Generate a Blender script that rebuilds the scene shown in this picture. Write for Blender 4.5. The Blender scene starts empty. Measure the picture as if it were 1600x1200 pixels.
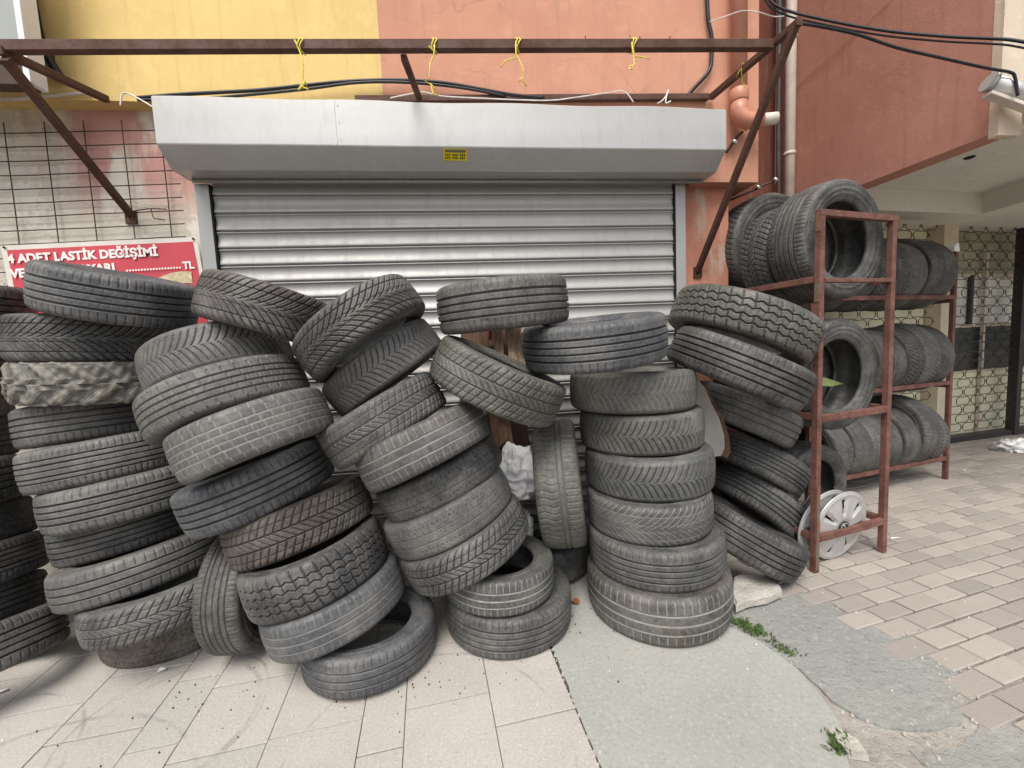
import bpy, math, random
import numpy as np
from mathutils import Vector, Matrix, noise
random.seed(7); rng = np.random.default_rng(11)
S = bpy.context.scene
COL = S.collection
PI = math.pi
# ------------------------------------------------------------------ camera model (also used to measure real positions)
FPX, CAMH = 640.0, 1.38
def _n(v):
    v = np.array(v, float); return v/np.linalg.norm(v)
Xc = _n([5500, 310, 640]); Zc = _n(np.cross([0, 55., 640], Xc)); Zc = Zc if Zc[1] > 0 else -Zc
Yc = -np.cross(Zc, Xc)
M3 = np.stack([Xc, Yc, Zc], 1)
def ray(x, y): return M3.T @ np.array([x-800, 600-y, FPX])
def on_y(x, y, Y): d = ray(x, y); return Vector(np.array([0, 0, CAMH])+d*(Y/d[1]))
def on_x(x, y, X): d = ray(x, y); return Vector(np.array([0, 0, CAMH])+d*(X/d[0]))
def on_z(x, y, Z=0.0): d = ray(x, y); return Vector(np.array([0, 0, CAMH])+d*((Z-CAMH)/d[2]))
cam = bpy.data.cameras.new('camera'); co = bpy.data.objects.new('camera', cam); COL.objects.link(co)
cam.sensor_width = 36; cam.lens = FPX/1600*36; cam.clip_start = .02; cam.clip_end = 300
R3 = np.stack([M3[0], M3[1], -M3[2]], 1)     # columns: right, up, back in world space
mw = Matrix([list(R3[0])+[0], list(R3[1])+[0], list(R3[2])+[CAMH], [0, 0, 0, 1]]); co.matrix_world = mw
S.camera = co
# ------------------------------------------------------------------ mesh helpers
class MB:
    def __init__(s): s.v = []; s.f = []; s.sm = []
    def add(s, vs, fs, smooth=False):
        o = len(s.v); s.v += [tuple(v) for v in vs]; s.f += [tuple(i+o for i in f) for f in fs]; s.sm += [smooth]*len(fs); return s
    def box(s, x0, y0, z0, x1, y1, z1):
        v = [(x, y, z) for z in (z0, z1) for y in (y0, y1) for x in (x0, x1)]
        return s.add(v, [(0, 2, 3, 1), (4, 5, 7, 6), (0, 1, 5, 4), (2, 6, 7, 3), (0, 4, 6, 2), (1, 3, 7, 5)])
    def bar(s, p, q, w, h=None, up=(0, 0, 1), bev=.0025):
        """square steel section from p to q, slightly rounded edges"""
        h = h or w; p = Vector(p); q = Vector(q); d = (q-p).normalized(); up = Vector(up)
        if abs(d.dot(up)) > .97: up = Vector((0, 1, 0))
        a = d.cross(up).normalized(); b = a.cross(d)
        e = bev; pr = []
        for sx, sy in ((1, 1), (-1, 1), (-1, -1), (1, -1)):
            c = [(sx*w/2, sy*(h/2-e)), (sx*(w/2-e), sy*h/2)]
            pr += c if sx*sy > 0 else c[::-1]
        n = len(pr); v = [p+a*x+b*y for x, y in pr]+[q+a*x+b*y for x, y in pr]
        return s.add(v, [(i, (i+1) % n, n+(i+1) % n, n+i) for i in range(n)]+[tuple(range(n))[::-1], tuple(range(n, 2*n))])
    def tube(s, pts, r, k=8, close=False):
        pts = [Vector(p) for p in pts]; n = len(pts); V = []; prev = None
        for i, p in enumerate(pts):
            t = (pts[(i+1) % n]-pts[i-1]) if close else (pts[min(i+1, n-1)]-pts[max(i-1, 0)])
            t.normalize()
            a = prev if prev else Vector((0, 0, 1)) if abs(t.z) < .9 else Vector((1, 0, 0))
            a = (a-t*a.dot(t)).normalized(); prev = a; b = t.cross(a)
            rr = r[i] if isinstance(r, (list, tuple)) else r
            V += [p+(a*math.cos(2*PI*j/k)+b*math.sin(2*PI*j/k))*rr for j in range(k)]
        F = []
        for i in range(n if close else n-1):
            for j in range(k):
                F.append((i*k+j, i*k+(j+1) % k, ((i+1) % n)*k+(j+1) % k, ((i+1) % n)*k+j))
        s.add(V, F, True)
        if not close: s.f += [tuple(len(s.v)-n*k+j for j in range(k))[::-1], tuple(len(s.v)-k+j for j in range(k))]; s.sm += [False]*2
        return s
    def prism(s, poly, d):
        """flat polygon (3D points) given thickness vector d"""
        n = len(poly); d = Vector(d); v = [Vector(p) for p in poly]; v += [p+d for p in v]
        return s.add(v, [tuple(range(n))[::-1], tuple(range(n, 2*n))]+[(i, (i+1) % n, n+(i+1) % n, n+i) for i in range(n)])
    def extrude_x(s, prof, x0, x1, closed=False, caps=False, smooth=False, nx=1):
        n = len(prof); V = []
        for k in range(nx+1):
            x = x0+(x1-x0)*k/nx; V += [(x, y, z) for y, z in prof]
        F = []
        for k in range(nx):
            for i in range(n if closed else n-1): F.append((k*n+i, k*n+(i+1) % n, (k+1)*n+(i+1) % n, (k+1)*n+i))
        s.add(V, F, smooth)
        if caps: s.f += [tuple(len(s.v)-(nx+1)*n+i for i in range(n))[::-1], tuple(len(s.v)-n+i for i in range(n))]; s.sm += [False]*2
        return s
    def grid(s, fn, nu, nv, smooth=True):
        V = [fn(i/nu, j/nv) for j in range(nv+1) for i in range(nu+1)]
        return s.add(V, [(j*(nu+1)+i, j*(nu+1)+i+1, (j+1)*(nu+1)+i+1, (j+1)*(nu+1)+i) for j in range(nv) for i in range(nu)], smooth)
    def build(s, name, mat, parent=None, fix=True):
        me = bpy.data.meshes.new(name); me.from_pydata(s.v, [], s.f); me.polygons.foreach_set('use_smooth', s.sm)
        if mat: me.materials.append(mat)
        if fix:
            import bmesh
            bm = bmesh.new(); bm.from_mesh(me); bmesh.ops.recalc_face_normals(bm, faces=bm.faces); bm.to_mesh(me); bm.free()
        me.update()
        o = bpy.data.objects.new(name, me); COL.objects.link(o)
        if parent: o.parent = parent
        return o
def tag(o, label, cat, group=None):
    o['label'] = label; o['category'] = cat
    if group: o['group'] = group
    return o
def thing(name, label, cat, loc=(0, 0, 0), group=None):
    o = bpy.data.objects.new(name, None); COL.objects.link(o); o.location = loc; o.empty_display_size = .1
    return tag(o, label, cat, group)
def struct(o): o['kind'] = 'structure'; return o
# ------------------------------------------------------------------ material helpers
class NT:
    def __init__(s, name):
        s.m = bpy.data.materials.new(name); s.m.use_nodes = True; s.t = s.m.node_tree; s.N = s.t.nodes; s.L = s.t.links
        s.b = s.N['Principled BSDF']; s._co = None
    def n(s, typ, **k):
        x = s.N.new(typ)
        for a, v in k.items():
            if a in ('inp',):
                for kk, vv in v.items(): s.put(x.inputs[kk], vv)
            else: setattr(x, a, v)
        return x
    def put(s, sock, v):
        if hasattr(v, 'bl_idname') or isinstance(v, bpy.types.NodeSocket): s.L.new(v, sock)
        else:
            if sock.type == 'RGBA' and len(v) == 3: v = (*v, 1)
            sock.default_value = v
    def co(s, obj=True):
        if s._co is None:
            s._co = s.n('ShaderNodeTexCoord').outputs['Object'] if obj else s.n('ShaderNodeNewGeometry').outputs['Position']
        return s._co
    def noise(s, scale, detail=5, rough=.6, vec=None, dist=0):
        x = s.n('ShaderNodeTexNoise'); s.put(x.inputs['Vector'], vec or s.co()); x.inputs['Scale'].default_value = scale
        x.inputs['Detail'].default_value = detail; x.inputs['Roughness'].default_value = rough; x.inputs['Distortion'].default_value = dist
        return x.outputs['Fac']
    def ramp(s, fac, a, b, c0=0., c1=1.):
        x = s.n('ShaderNodeMapRange'); s.put(x.inputs[0], fac)
        for i, v in zip((1, 2, 3, 4), (a, b, c0, c1)): s.put(x.inputs[i], v)
        return x.outputs[0]
    def math(s, op, a, b=0.):
        x = s.n('ShaderNodeMath', operation=op); s.put(x.inputs[0], a); s.put(x.inputs[1], b); return x.outputs[0]
    def mix(s, fac, a, b, mode='MIX'):
        x = s.n('ShaderNodeMix', data_type='RGBA', blend_type=mode); s.put(x.inputs[0], fac); s.put(x.inputs[6], a); s.put(x.inputs[7], b); return x.outputs[2]
    def scale(s, vec, v):
        x = s.n('ShaderNodeVectorMath', operation='MULTIPLY'); s.put(x.inputs[0], vec); x.inputs[1].default_value = v; return x.outputs[0]
    def bump(s, h, dist, strength=1.):
        x = s.n('ShaderNodeBump'); s.put(x.inputs['Height'], h); x.inputs['Distance'].default_value = dist; x.inputs['Strength'].default_value = strength
        s.L.new(x.outputs[0], s.b.inputs['Normal'])
    def out(s, col, rough=.7, metal=0., spec=.5):
        s.put(s.b.inputs['Base Color'], col); s.put(s.b.inputs['Roughness'], rough); s.put(s.b.inputs['Metallic'], metal)
        s.b.inputs['Specular IOR Level'].default_value = spec; return s.m
def plain(name, col, rough=.6, metal=0., var=.25, sc=12, spec=.4, bump=.0):
    t = NT(name); f = t.ramp(t.noise(sc), .3, .7, 1-var, 1+var)
    c = t.mix(1., col, (1, 1, 1), 'MULTIPLY'); m = t.n('ShaderNodeMix', data_type='RGBA', blend_type='MULTIPLY'); m.inputs[0].default_value = 1
    t.put(m.inputs[6], col); cc = t.n('ShaderNodeCombineColor'); [t.L.new(f, cc.inputs[i]) for i in range(3)]; t.L.new(cc.outputs[0], m.inputs[7])
    if bump: t.bump(t.noise(sc*6), bump)
    return t.out(m.outputs[2], rough, metal, spec)

# --- rubber: tint, dust and groove dust come from each tyre's own object colour
def rubber(name, side=False):
    t = NT(name); oi = t.n('ShaderNodeObjectInfo'); tc = t.co()
    off = t.n('ShaderNodeVectorMath', operation='ADD'); t.L.new(tc, off.inputs[0])
    sc = t.n('ShaderNodeVectorMath', operation='SCALE'); sc.inputs[0].default_value = (37, 53, 71); t.L.new(oi.outputs['Random'], sc.inputs['Scale']); t.L.new(sc.outputs[0], off.inputs[1])
    v = off.outputs[0]
    n1 = t.noise(5, 6, .65, v); n2 = t.noise(26, 5, .7, v); n3 = t.noise(170, 3, .6, v)
    dusty = t.mix(t.ramp(n1, .42, .72, 0, .6), oi.outputs['Color'], (.25, .24, .22))
    dusty = t.mix(t.ramp(n2, .45, .75, 0, .45), dusty, (.022, .022, .022))
    n4 = t.noise(75, 4, .75, v); dusty = t.mix(t.ramp(n4, .5, .72, 0, .38), dusty, (.20, .195, .18)); dusty = t.mix(t.ramp(n4, .5, .3, 0, .5), dusty, (.02, .02, .02))
    dusty = t.mix(t.ramp(t.noise(3.1, 5, .65, off.outputs[0], .5), .55, .74, 0, .5), dusty, (.105, .076, .058))
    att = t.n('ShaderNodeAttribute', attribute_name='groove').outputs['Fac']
    dg = t.math('MULTIPLY', att, oi.outputs['Alpha'])
    dusty = t.mix(t.math('MULTIPLY', dg, t.ramp(n2, .3, .65, .35, 1.)), dusty, (.52, .51, .47))
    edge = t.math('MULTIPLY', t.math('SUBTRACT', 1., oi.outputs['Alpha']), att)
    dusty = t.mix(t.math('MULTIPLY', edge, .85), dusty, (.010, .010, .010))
    speck = t.ramp(n3, .79, .82, 0, .5)
    dusty = t.mix(speck, dusty, (.42, .42, .40))
    h = t.math('ADD', t.math('MULTIPLY', n3, .5), n2)
    t.bump(h, .0022 if side else .0016, .8)
    return t.out(dusty, t.ramp(n2, .3, .7, .46, .74), 0., .5)
M = {}
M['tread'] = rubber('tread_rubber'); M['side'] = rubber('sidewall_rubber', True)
# --- painted render walls
def paint(name, col, dark, stain=(.25, .2, .16), chips=None, crack=False, big=1.1):
    t = NT(name); co_ = t.co(False)
    a = t.noise(big, 7, .62); b = t.noise(9, 6, .65); c = t.noise(70, 4, .6)
    colr = t.mix(t.ramp(a, .3, .72), dark, col)
    colr = t.mix(t.ramp(b, .5, .8, 0, .35), colr, tuple(min(1, x*1.25+.03) for x in col))
    streak = t.noise(4, 5, .6, t.scale(co_, (5, 5, .45)))
    colr = t.mix(t.ramp(streak, .54, .78, 0, .6), colr, stain)
    h = t.math('ADD', b, t.math('MULTIPLY', c, .35))
    if crack:
        vo = t.n('ShaderNodeTexVoronoi', feature='DISTANCE_TO_EDGE'); vo.inputs['Scale'].default_value = 1.15
        wv = t.n('ShaderNodeVectorMath', operation='ADD'); t.L.new(co_, wv.inputs[0])
        nz = t.n('ShaderNodeTexNoise'); nz.inputs['Scale'].default_value = 3.; t.L.new(co_, nz.inputs['Vector'])
        t.L.new(t.scale(nz.outputs['Color'], (.5, .5, .5)), wv.inputs[1]); t.L.new(wv.outputs[0], vo.inputs['Vector'])
        k = t.math('MULTIPLY', t.ramp(vo.outputs['Distance'], .0, .006, 1, 0), t.ramp(a, .45, .6))
        colr = t.mix(t.math('MULTIPLY', k, .5), colr, tuple(x*.45 for x in col))
    if chips:
        g = t.noise(2.6, 8, .7, None, .4)
        if name == 'peeling_wall_paint':        # old red paint survives only in the upper part near the shutter
            sx = t.n('ShaderNodeSeparateXYZ'); t.L.new(co_, sx.inputs[0]); redzone = t.math('MULTIPLY', t.ramp(sx.outputs[0], -2.5, -2.1), t.ramp(sx.outputs[2], 2.22, 2.5))
        colr = t.mix(t.ramp(g, .52, .545), colr, chips[0]); g2 = t.noise(1.5, 8, .62, t.scale(co_, (2.2, 2.2, .6)), .3)
        colr = t.mix(t.math('MULTIPLY', t.ramp(g2, .40, .50, 0, .8), redzone) if name == 'peeling_wall_paint' else t.ramp(g2, .53, .60, 0, .85), colr, chips[1]); g3 = t.noise(11, 7, .75)
        colr = t.mix(t.ramp(g3, .60, .70, 0, .8), colr, chips[2]); h = t.math('ADD', h, t.math('MULTIPLY', t.ramp(g, .52, .545), .6))
    t.bump(t.math('ADD', h, t.math('MULTIPLY', t.noise(24, 5, .65, None, 1.2), .45)), .0045, .6)
    return t.out(colr, .85, 0, .25)
M['salmon'] = paint('salmon_wall_paint', (.60, .31, .21), (.51, .245, .165), (.38, .22, .155), crack=True)
M['yellow'] = paint('yellow_wall_paint', (.76, .56, .23), (.66, .475, .185), (.52, .37, .17))
M['bay_red'] = paint('brick_red_wall_paint', (.52, .26, .195), (.43, .20, .145), (.33, .165, .12), crack=False)
M['pier'] = paint('orange_pier_paint', (.57, .265, .18), (.48, .205, .14), (.36, .2, .14), chips=((.56, .25, .165), (.52, .45, .36), (.40, .2, .14)))
M['old_wall'] = paint('peeling_wall_paint', (.68, .63, .54), (.58, .53, .44), (.36, .30, .24), chips=((.72, .67, .58), (.55, .24, .21), (.44, .38, .30)))
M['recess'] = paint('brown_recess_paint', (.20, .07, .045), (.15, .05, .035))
M['cream'] = paint('cream_plaster', (.66, .56, .44), (.58, .48, .37))
M['soffit'] = paint('grey_soffit_plaster', (.74, .72, .66), (.68, .66, .60), (.50, .49, .44))
M['beam'] = paint('pale_beam_plaster', (.72, .70, .63), (.66, .64, .57), (.6, .57, .5))
# --- metals
def rusty(name, col, rust, amt=.5, metal=.0):
    t = NT(name); t.co(False); n1 = t.noise(9, 7, .7); n2 = t.noise(60, 5, .7)
    c = t.mix(t.ramp(n1, .5-.2*amt, .62), col, rust); c = t.mix(t.ramp(n2, .5, .75, 0, .6), c, tuple(x*.35 for x in rust))
    t.bump(n2, .0015, .8); return t.out(c, t.ramp(n1, .3, .7, .55, .85), metal, .35)
M['rust_brown'] = rusty('rusty_brown_steel', (.105, .052, .038), (.075, .032, .02), .6)
M['rack_red'] = rusty('rack_red_oxide', (.20, .092, .072), (.11, .05, .037), .45)
M['rack_green'] = rusty('rack_worn_green', (.12, .15, .12), (.2, .08, .05), .5)
M['rack_edge'] = rusty('rack_bare_edge', (.62, .5, .33), (.45, .28, .15), .3)
def galv(name, col, rough=.35, metal=.55, streak=True):
    t = NT(name); co_ = t.co(False); n1 = t.noise(2.2, 5, .6, t.scale(co_, (1, 1, .6))); n2 = t.noise(7, 6, .7, t.scale(co_, (3, 3, .5))); n3 = t.noise(40, 4, .6)
    c = t.mix(t.ramp(n1, .35, .7), tuple(x*.9 for x in col), col)
    c = t.mix(t.ramp(n2, .52, .8, 0, .5), c, tuple(x*.68 for x in col)); c = t.mix(t.ramp(n3, .70, .85, 0, .12), c, (.3, .27, .23))
    t.bump(n1, .014, .4)
    return t.out(c, t.ramp(n2, .3, .75, rough-.06, rough+.14), metal, .5)
M['housing'] = galv('shutter_housing_steel', (.56, .56, .545), .4, .35)
M['curtain'] = galv('galvanised_slats', (.44, .43, .41), .46, .35)
M['guide'] = galv('guide_rail_steel', (.42, .42, .40), .42, .3)
M['dark_gap'] = plain('dark_gap', (.012, .012, .012), .9)
M['pvc_red'] = plain('terracotta_pvc', (.56, .245, .165), .35, var=.15, sc=5)
M['pvc_white'] = plain('off_white_pvc', (.62, .55, .48), .5, var=.2, sc=6)
M['cable'] = plain('black_cable', (.014, .014, .018), .4)
M['grey_pipe'] = plain('grey_conduit', (.13, .12, .11), .5)
M['string'] = plain('yellow_string', (.80, .66, .12), .8, sc=60)
M['white_wire'] = plain('white_wire', (.72, .70, .66), .5)
M['wire_rust'] = plain('rusted_wire', (.075, .045, .035), .75)
M['ac'] = plain('ac_grey_casing', (.34, .36, .34), .5, var=.06, sc=3)
M['ac_white'] = plain('ac_white_side', (.74, .74, .76), .45, var=.06)
M['banner_red'] = plain('red_banner_vinyl', (.60, .07, .09), .42, var=.08, sc=3)
M['banner_white'] = plain('white_banner_edge', (.74, .70, .63), .5, var=.08, sc=8)
M['print_white'] = plain('white_print', (.85, .82, .78), .5, var=.04)
M['print_beige'] = plain('beige_print', (.62, .5, .32), .5, var=.35, sc=30)
M['sticker'] = plain('yellow_sticker', (.72, .60, .03), .5, var=.1)
M['ink'] = plain('dark_ink', (.05, .05, .02), .6)
M['ink_grey'] = plain('grey_ink', (.16, .16, .15), .6)
M['hub'] = galv('wheel_cover_silver', (.56, .56, .545), .32, .4)
M['hub_dark'] = plain('wheel_cover_slot', (.02, .02, .02), .6)
M['hub_emblem'] = plain('emblem_black', (.03, .03, .035), .3)
M['bag'] = plain('white_plastic_bag', (.88, .87, .86), .35, var=.06, sc=9)
M['stone'] = plain('pale_stone', (.43, .405, .36), .9, var=.25, sc=9, bump=.01)
M['card_grey'] = plain('grey_board', (.40, .38, .35), .85, var=.15, sc=6)
M['card_brown'] = plain('torn_brown_core', (.15, .085, .05), .95, var=.4, sc=25, bump=.01)
M['paper'] = plain('white_paper', (.75, .74, .72), .7, var=.05)
M['leaf_dry'] = plain('dry_leaf', (.28, .10, .04), .8)
M['debris_dark'] = plain('dark_debris', (.06, .045, .035), .9)
M['weed'] = plain('green_weed', (.065, .105, .028), .7, var=.6, sc=30)
M['green_sheet'] = plain('green_plastic', (.16, .21, .08), .4)
M['dark_frame'] = plain('dark_shop_frame', (.035, .03, .03), .5)
M['lattice'] = plain('brown_grille_steel', (.06, .05, .042), .55, metal=.3)
M['shop_yellow'] = plain('shop_cream_panel', (.78, .75, .55), .6, var=.15, sc=2)
M['shop_pale'] = plain('shop_pale_reflection', (.74, .74, .68), .3, var=.25, sc=4)  # window reflection painted in as the panel's pale colour
M['shop_dim'] = plain('shop_dim_panel', (.42, .41, .30), .4, var=.3, sc=4)
M['shop_glass'] = plain('dark_shop_glass', (.05, .055, .055), .12, var=.5, sc=2, spec=.6)
M['shop_post'] = plain('cream_shop_post', (.62, .55, .42), .6, var=.1)
M['steel_light'] = plain('bright_steel', (.55, .55, .53), .35, .5)
def wood(name, a, b):
    t = NT(name); n1 = t.noise(7, 7, .7, t.scale(t.co(), (9, 9, .8)), .4); n2 = t.noise(30, 5, .7, t.scale(t.co(), (6, 6, .7)))
    c = t.mix(t.ramp(n1, .35, .65), a, b); c = t.mix(t.ramp(n2, .55, .75, 0, .6), c, tuple(x*.3 for x in b)); t.bump(n1, .012, .9)
    return t.out(c, .9, 0, .2)
M['wood_light'] = wood('split_wood_light', (.72, .54, .39), (.36, .25, .17)); M['wood_dark'] = wood('split_wood_dark', (.21, .125, .085), (.10, .058, .04))
# --- ground
def ground(name, col, dark, speck, sc=55, bump=.006, big=1.3, rose=None, rings=()):
    t = NT(name); t.co(False); a = t.noise(big, 7, .62); b = t.noise(7, 6, .65); c = t.noise(sc, 5, .75); d = t.noise(sc*3.2, 3, .7)
    cl = t.mix(t.ramp(a, .32, .68), dark, col)
    cl = t.mix(t.ramp(b, .52, .78, 0, .5), cl, tuple(x*.78 for x in col))
    if rings:
        r_ = t.n('ShaderNodeAttribute', attribute_name='tone').outputs['Fac']; cl = t.mix(t.math('MULTIPLY', r_, .3), cl, (.36, .35, .315)); cl = t.mix(t.ramp(r_, .86, .9, 0, .2), cl, (.33, .36, .32))
    cl = t.mix(t.ramp(c, .55, .72, 0, speck), cl, tuple(x*.5 for x in col)); cl = t.mix(t.ramp(c, .45, .3, 0, speck*.8), cl, tuple(min(.8, x*1.35) for x in col))
    cl = t.mix(t.ramp(d, .66, .74, 0, speck), cl, tuple(x*.28 for x in col))
    if rose: cl = t.mix(t.ramp(t.noise(1.9, 5, .6), .6, .75, 0, .5), cl, rose)
    if rings:      # rubber scuff arcs left by rolled tyres
        for cx, cy, r, w in rings:
            dd = t.n('ShaderNodeVectorMath', operation='DISTANCE'); t.L.new(t.co(), dd.inputs[0]); dd.inputs[1].default_value = (cx, cy, 0)
            k = t.math('ABSOLUTE', t.math('SUBTRACT', t.math('ADD', dd.outputs['Value'], t.math('MULTIPLY', t.noise(3), .05)), r+.025))
            k = t.math('MULTIPLY', t.ramp(k, w*.3, w, .5, 0), t.ramp(t.noise(5.3, 4), .42, .58)); cl = t.mix(k, cl, tuple(x*.42 for x in col))
    t.bump(t.math('ADD', c, t.math('MULTIPLY', b, 1.2)), bump, .8)
    return t.out(cl, .88, 0, .25)
M['tile'] = ground('worn_pavement_tile', (.485, .452, .412), (.40, .372, .338), .75, 95, .003, rose=(.43, .43, .38), rings=((-1.2, 1.62, .30, .012), (-1.22, 1.64, .34, .008), (-1.9, 1.45, .42, .01), (-.2, 1.3, .5, .008), (-1.5, 1.1, .6, .012)))
M['dirt'] = ground('joint_dirt', (.16, .135, .11), (.10, .085, .07), .6, 60, .012)
M['concrete'] = ground('smooth_concrete', (.375, .38, .348), (.31, .315, .288), .75, 60, .003, rose=(.40, .33, .29))
M['rough'] = ground('rough_grey_concrete', (.325, .325, .302), (.25, .25, .235), .75, 38, .014)
M['rubble'] = ground('crumbled_edge', (.40, .37, .33), (.28, .255, .225), .8, 30, .02)
def paver_mat():
    t = NT('concrete_paver'); t.co(False); a = t.noise(1.4, 6, .6); b = t.noise(9, 6, .7); c = t.noise(90, 4, .7)
    r = t.n('ShaderNodeAttribute', attribute_name='tone').outputs['Fac']
    cl = t.mix(r, (.285, .258, .232), (.405, .365, .322)); cl = t.mix(t.ramp(a, .4, .7, 0, .45), cl, (.34, .29, .26))
    cl = t.mix(t.ramp(b, .55, .8, 0, .5), cl, (.25, .22, .2)); cl = t.mix(t.ramp(c, .6, .75, 0, .4), cl, (.2, .18, .16))
    t.bump(t.math('ADD', b, c), .004, .7); return t.out(cl, .85, 0, .3)
M['paver'] = paver_mat()
# ------------------------------------------------------------------ tyres
TR, TW, NU, NV = .32, .20, 600, 100
HALF, RHO = .071, .030
def sstep(x, a, b): t = np.clip((x-a)/(b-a), 0, 1); return t*t*(3-2*t)
def band(x, c, w): return 1-sstep(np.abs(x-c), w*.42, w*.58)
def per(x, duty):
    f = np.abs((x % 1.)-.5)*2; return sstep(f, 1-duty-.05, 1-duty+.05)
def tri(x): return np.abs((x % 1.)-.5)*4-1
def sh(v, a=.74, b=1.42): return sstep(np.abs(v), a-.04, a)*(1-sstep(np.abs(v), b, b+.1))
def p_ribs(u, v): return np.maximum.reduce([8*band(v, c, .105) for c in (-.63, -.21, .21, .63)]+[4*per(u*66, .13)*sh(v, .82), 1.6*per(u*132+.4*v, .12)*(np.abs(v) > .3)*(np.abs(v) < .55)])
def p_ribs_fine(u, v):
    return np.maximum.reduce([7.5*band(v, c, .08) for c in (-.7, -.4, 0, .36, .7)]+[3.5*per(u*88, .18)*sh(v, .8, 1.3), 1.2*per(u*88+.3, .15)*band(v, .18, .3)])
def p_ribs_wide(u, v): return np.maximum.reduce([8*band(v, c, .11) for c in (-.55, 0, .55)]+[5*per(u*60, .12)*sh(v, .68, 1.3), 1.5*per(u*60+v, .16)*band(v, -.27, .32)])
def p_chevron(u, v):
    a = np.abs(v); ph = u*58-3.0*a**.62+.5*(v > 0)
    return np.maximum.reduce([8*per(ph, .18)*sstep(a, .03, .07)*(1-sstep(a, 1.4, 1.47)), 5.5*band(a, .82, .045), 5*band(a-.03*tri(u*58), .24, .04), 2.5*per(ph+.5, .07)*(a > .26)*(a < .8)])
def p_vee(u, v):
    a = np.abs(v); ph = u*66-1.5*a**.58+.25*(v > 0)
    return np.maximum(6*per(ph, .17)*sstep(a, .01, .05)*(1-sstep(a, 1.0, 1.12)), 2.5*per(ph, .12)*(a > .95)*(1-sstep(a, 1.25, 1.32)))
def p_block(u, v):
    g = [7*band(v, c, .085) for c in (-.62, -.2, .2, .62)]; k = np.floor((v+1.04)/.42)
    return np.maximum.reduce(g+[4.5*per(u*44+.17*k+.12*v, .11)*(1-sstep(np.abs(v), 1.38, 1.46)), 1.0*per(u*132, .3)*(np.abs(v) < .2)])
def p_mud(u, v):
    a = np.abs(v); s = (v > 0)*.5
    lug = (1-per(u*17+s+.55*a, .5))*sstep(a, .22, .28); cen = (1-per(u*17+.3+s-.6*a, .42))*(1-sstep(a, .36, .44))
    base = 13*(1-np.maximum(lug, cen))*(1-sstep(a, 1.42, 1.5)); k = 3
    for sft in (2,): base = .5*base+.25*(np.roll(base, 2*sft, 1)+np.roll(base, -2*sft, 1))       # mud rounds the lugs off
    w = sum(np.sin(2*PI*f*u+g*v+h) for f, g, h in ((13, 5, 1), (29, -7, 2), (41, 8, .5), (57, -4, 3), (19, 7, 4)))
    return base*.95+1.3*w
def p_zigzag(u, v):
    z = .075*tri(u*40)
    return np.maximum.reduce([7.5*band(v-z, c, .085) for c in (-.72, -.25, .25, .72)]+[6*per(u*40+.25+.3*v, .13)*(np.abs(v) > .25)*(1-sstep(np.abs(v), 1.35, 1.45)), 2*per(u*80, .25)*(np.abs(v) < .2)])
def p_worn(u, v):
    a = np.abs(v); dash = (np.sin(2*PI*(u*31+v*.7)) > -.35)
    return np.maximum.reduce([4.5*per(u*96, .2)*(a > .70)*(a < .86), 3.2*band(v, -.32, .045), 3.2*band(v, .3, .045), 4*per(u*58+.6*v, .12)*dash*(np.abs(v-.5) < .15), 3.6*per(u*74-.5*v, .1)*dash*(np.abs(v+.05) < .17), 2.5*per(u*64, .14)*(a > 1.02)*(1-sstep(a, 1.22, 1.28))])
def p_winter(u, v):
    a = np.abs(v); ph = u*58-1.1*a*np.sign(v)
    return np.maximum.reduce([7*band(v, c, .085) for c in (-.34, .34)]+[6.5*per(ph, .17)*sstep(a, .36, .40)*(1-sstep(a, 1.38, 1.45)), 6*per(u*58+2.4*v, .17)*(a < .31), 2.2*per(u*116+1.5*v, .1)*(a < 1.0), 4*band(a, .85, .05)])
def p_asym(u, v):
    return np.maximum.reduce([7*band(v, c, .075) for c in (.1, .42)]+[5*per(u*62+.22*np.sin(v*5), .15)*(v < .02)*(1-sstep(-v, 1.25, 1.4)), 4.5*per(u*70, .15)*(v > .5)*(1-sstep(v, 1.25, 1.4)), 2*band(v, -.62, .05)])
PAT = dict(ribs=p_ribs, fine=p_ribs_fine, wide=p_ribs_wide, chevron=p_chevron, vee=p_vee, block=p_block, mud=p_mud, zigzag=p_zigzag, worn=p_worn, winter=p_winter, asym=p_asym)
def grid_mesh(name, P, wrap, mat, groove=None):
    """P: (nv, nu, 3) array, closed round in u"""
    nv, nu, _ = P.shape; me = bpy.data.meshes.new(name); me.vertices.add(nv*nu); me.vertices.foreach_set('co', P.reshape(-1).astype(np.float32))
    i = np.arange(nu); j = np.arange(nv-1)[:, None]; i2 = (i+1) % nu
    F = np.stack([j*nu+i, j*nu+i2, (j+1)*nu+i2, (j+1)*nu+i], -1).reshape(-1, 4); nf = len(F)
    me.loops.add(nf*4); me.loops.foreach_set('vertex_index', F.reshape(-1).astype(np.int32)); me.polygons.add(nf)
    me.polygons.foreach_set('loop_start', np.arange(0, nf*4, 4, dtype=np.int32)); me.polygons.foreach_set('use_smooth', np.ones(nf, bool))
    if groove is not None:
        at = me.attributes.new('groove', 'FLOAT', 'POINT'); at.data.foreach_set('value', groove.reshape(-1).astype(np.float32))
    me.materials.append(mat); me.update(calc_edges=True); return me
def prof(s):
    a = np.maximum(np.abs(s)-HALF, 0)/RHO
    r = TR-.0045*np.minimum(np.abs(s)/HALF, 1)**2-RHO*(1-np.cos(a)); z = np.sign(s)*(np.minimum(np.abs(s), HALF)+RHO*np.sin(a))
    return r, z, np.cos(a), np.sign(s)*np.sin(a)
TREADS = {}
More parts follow.
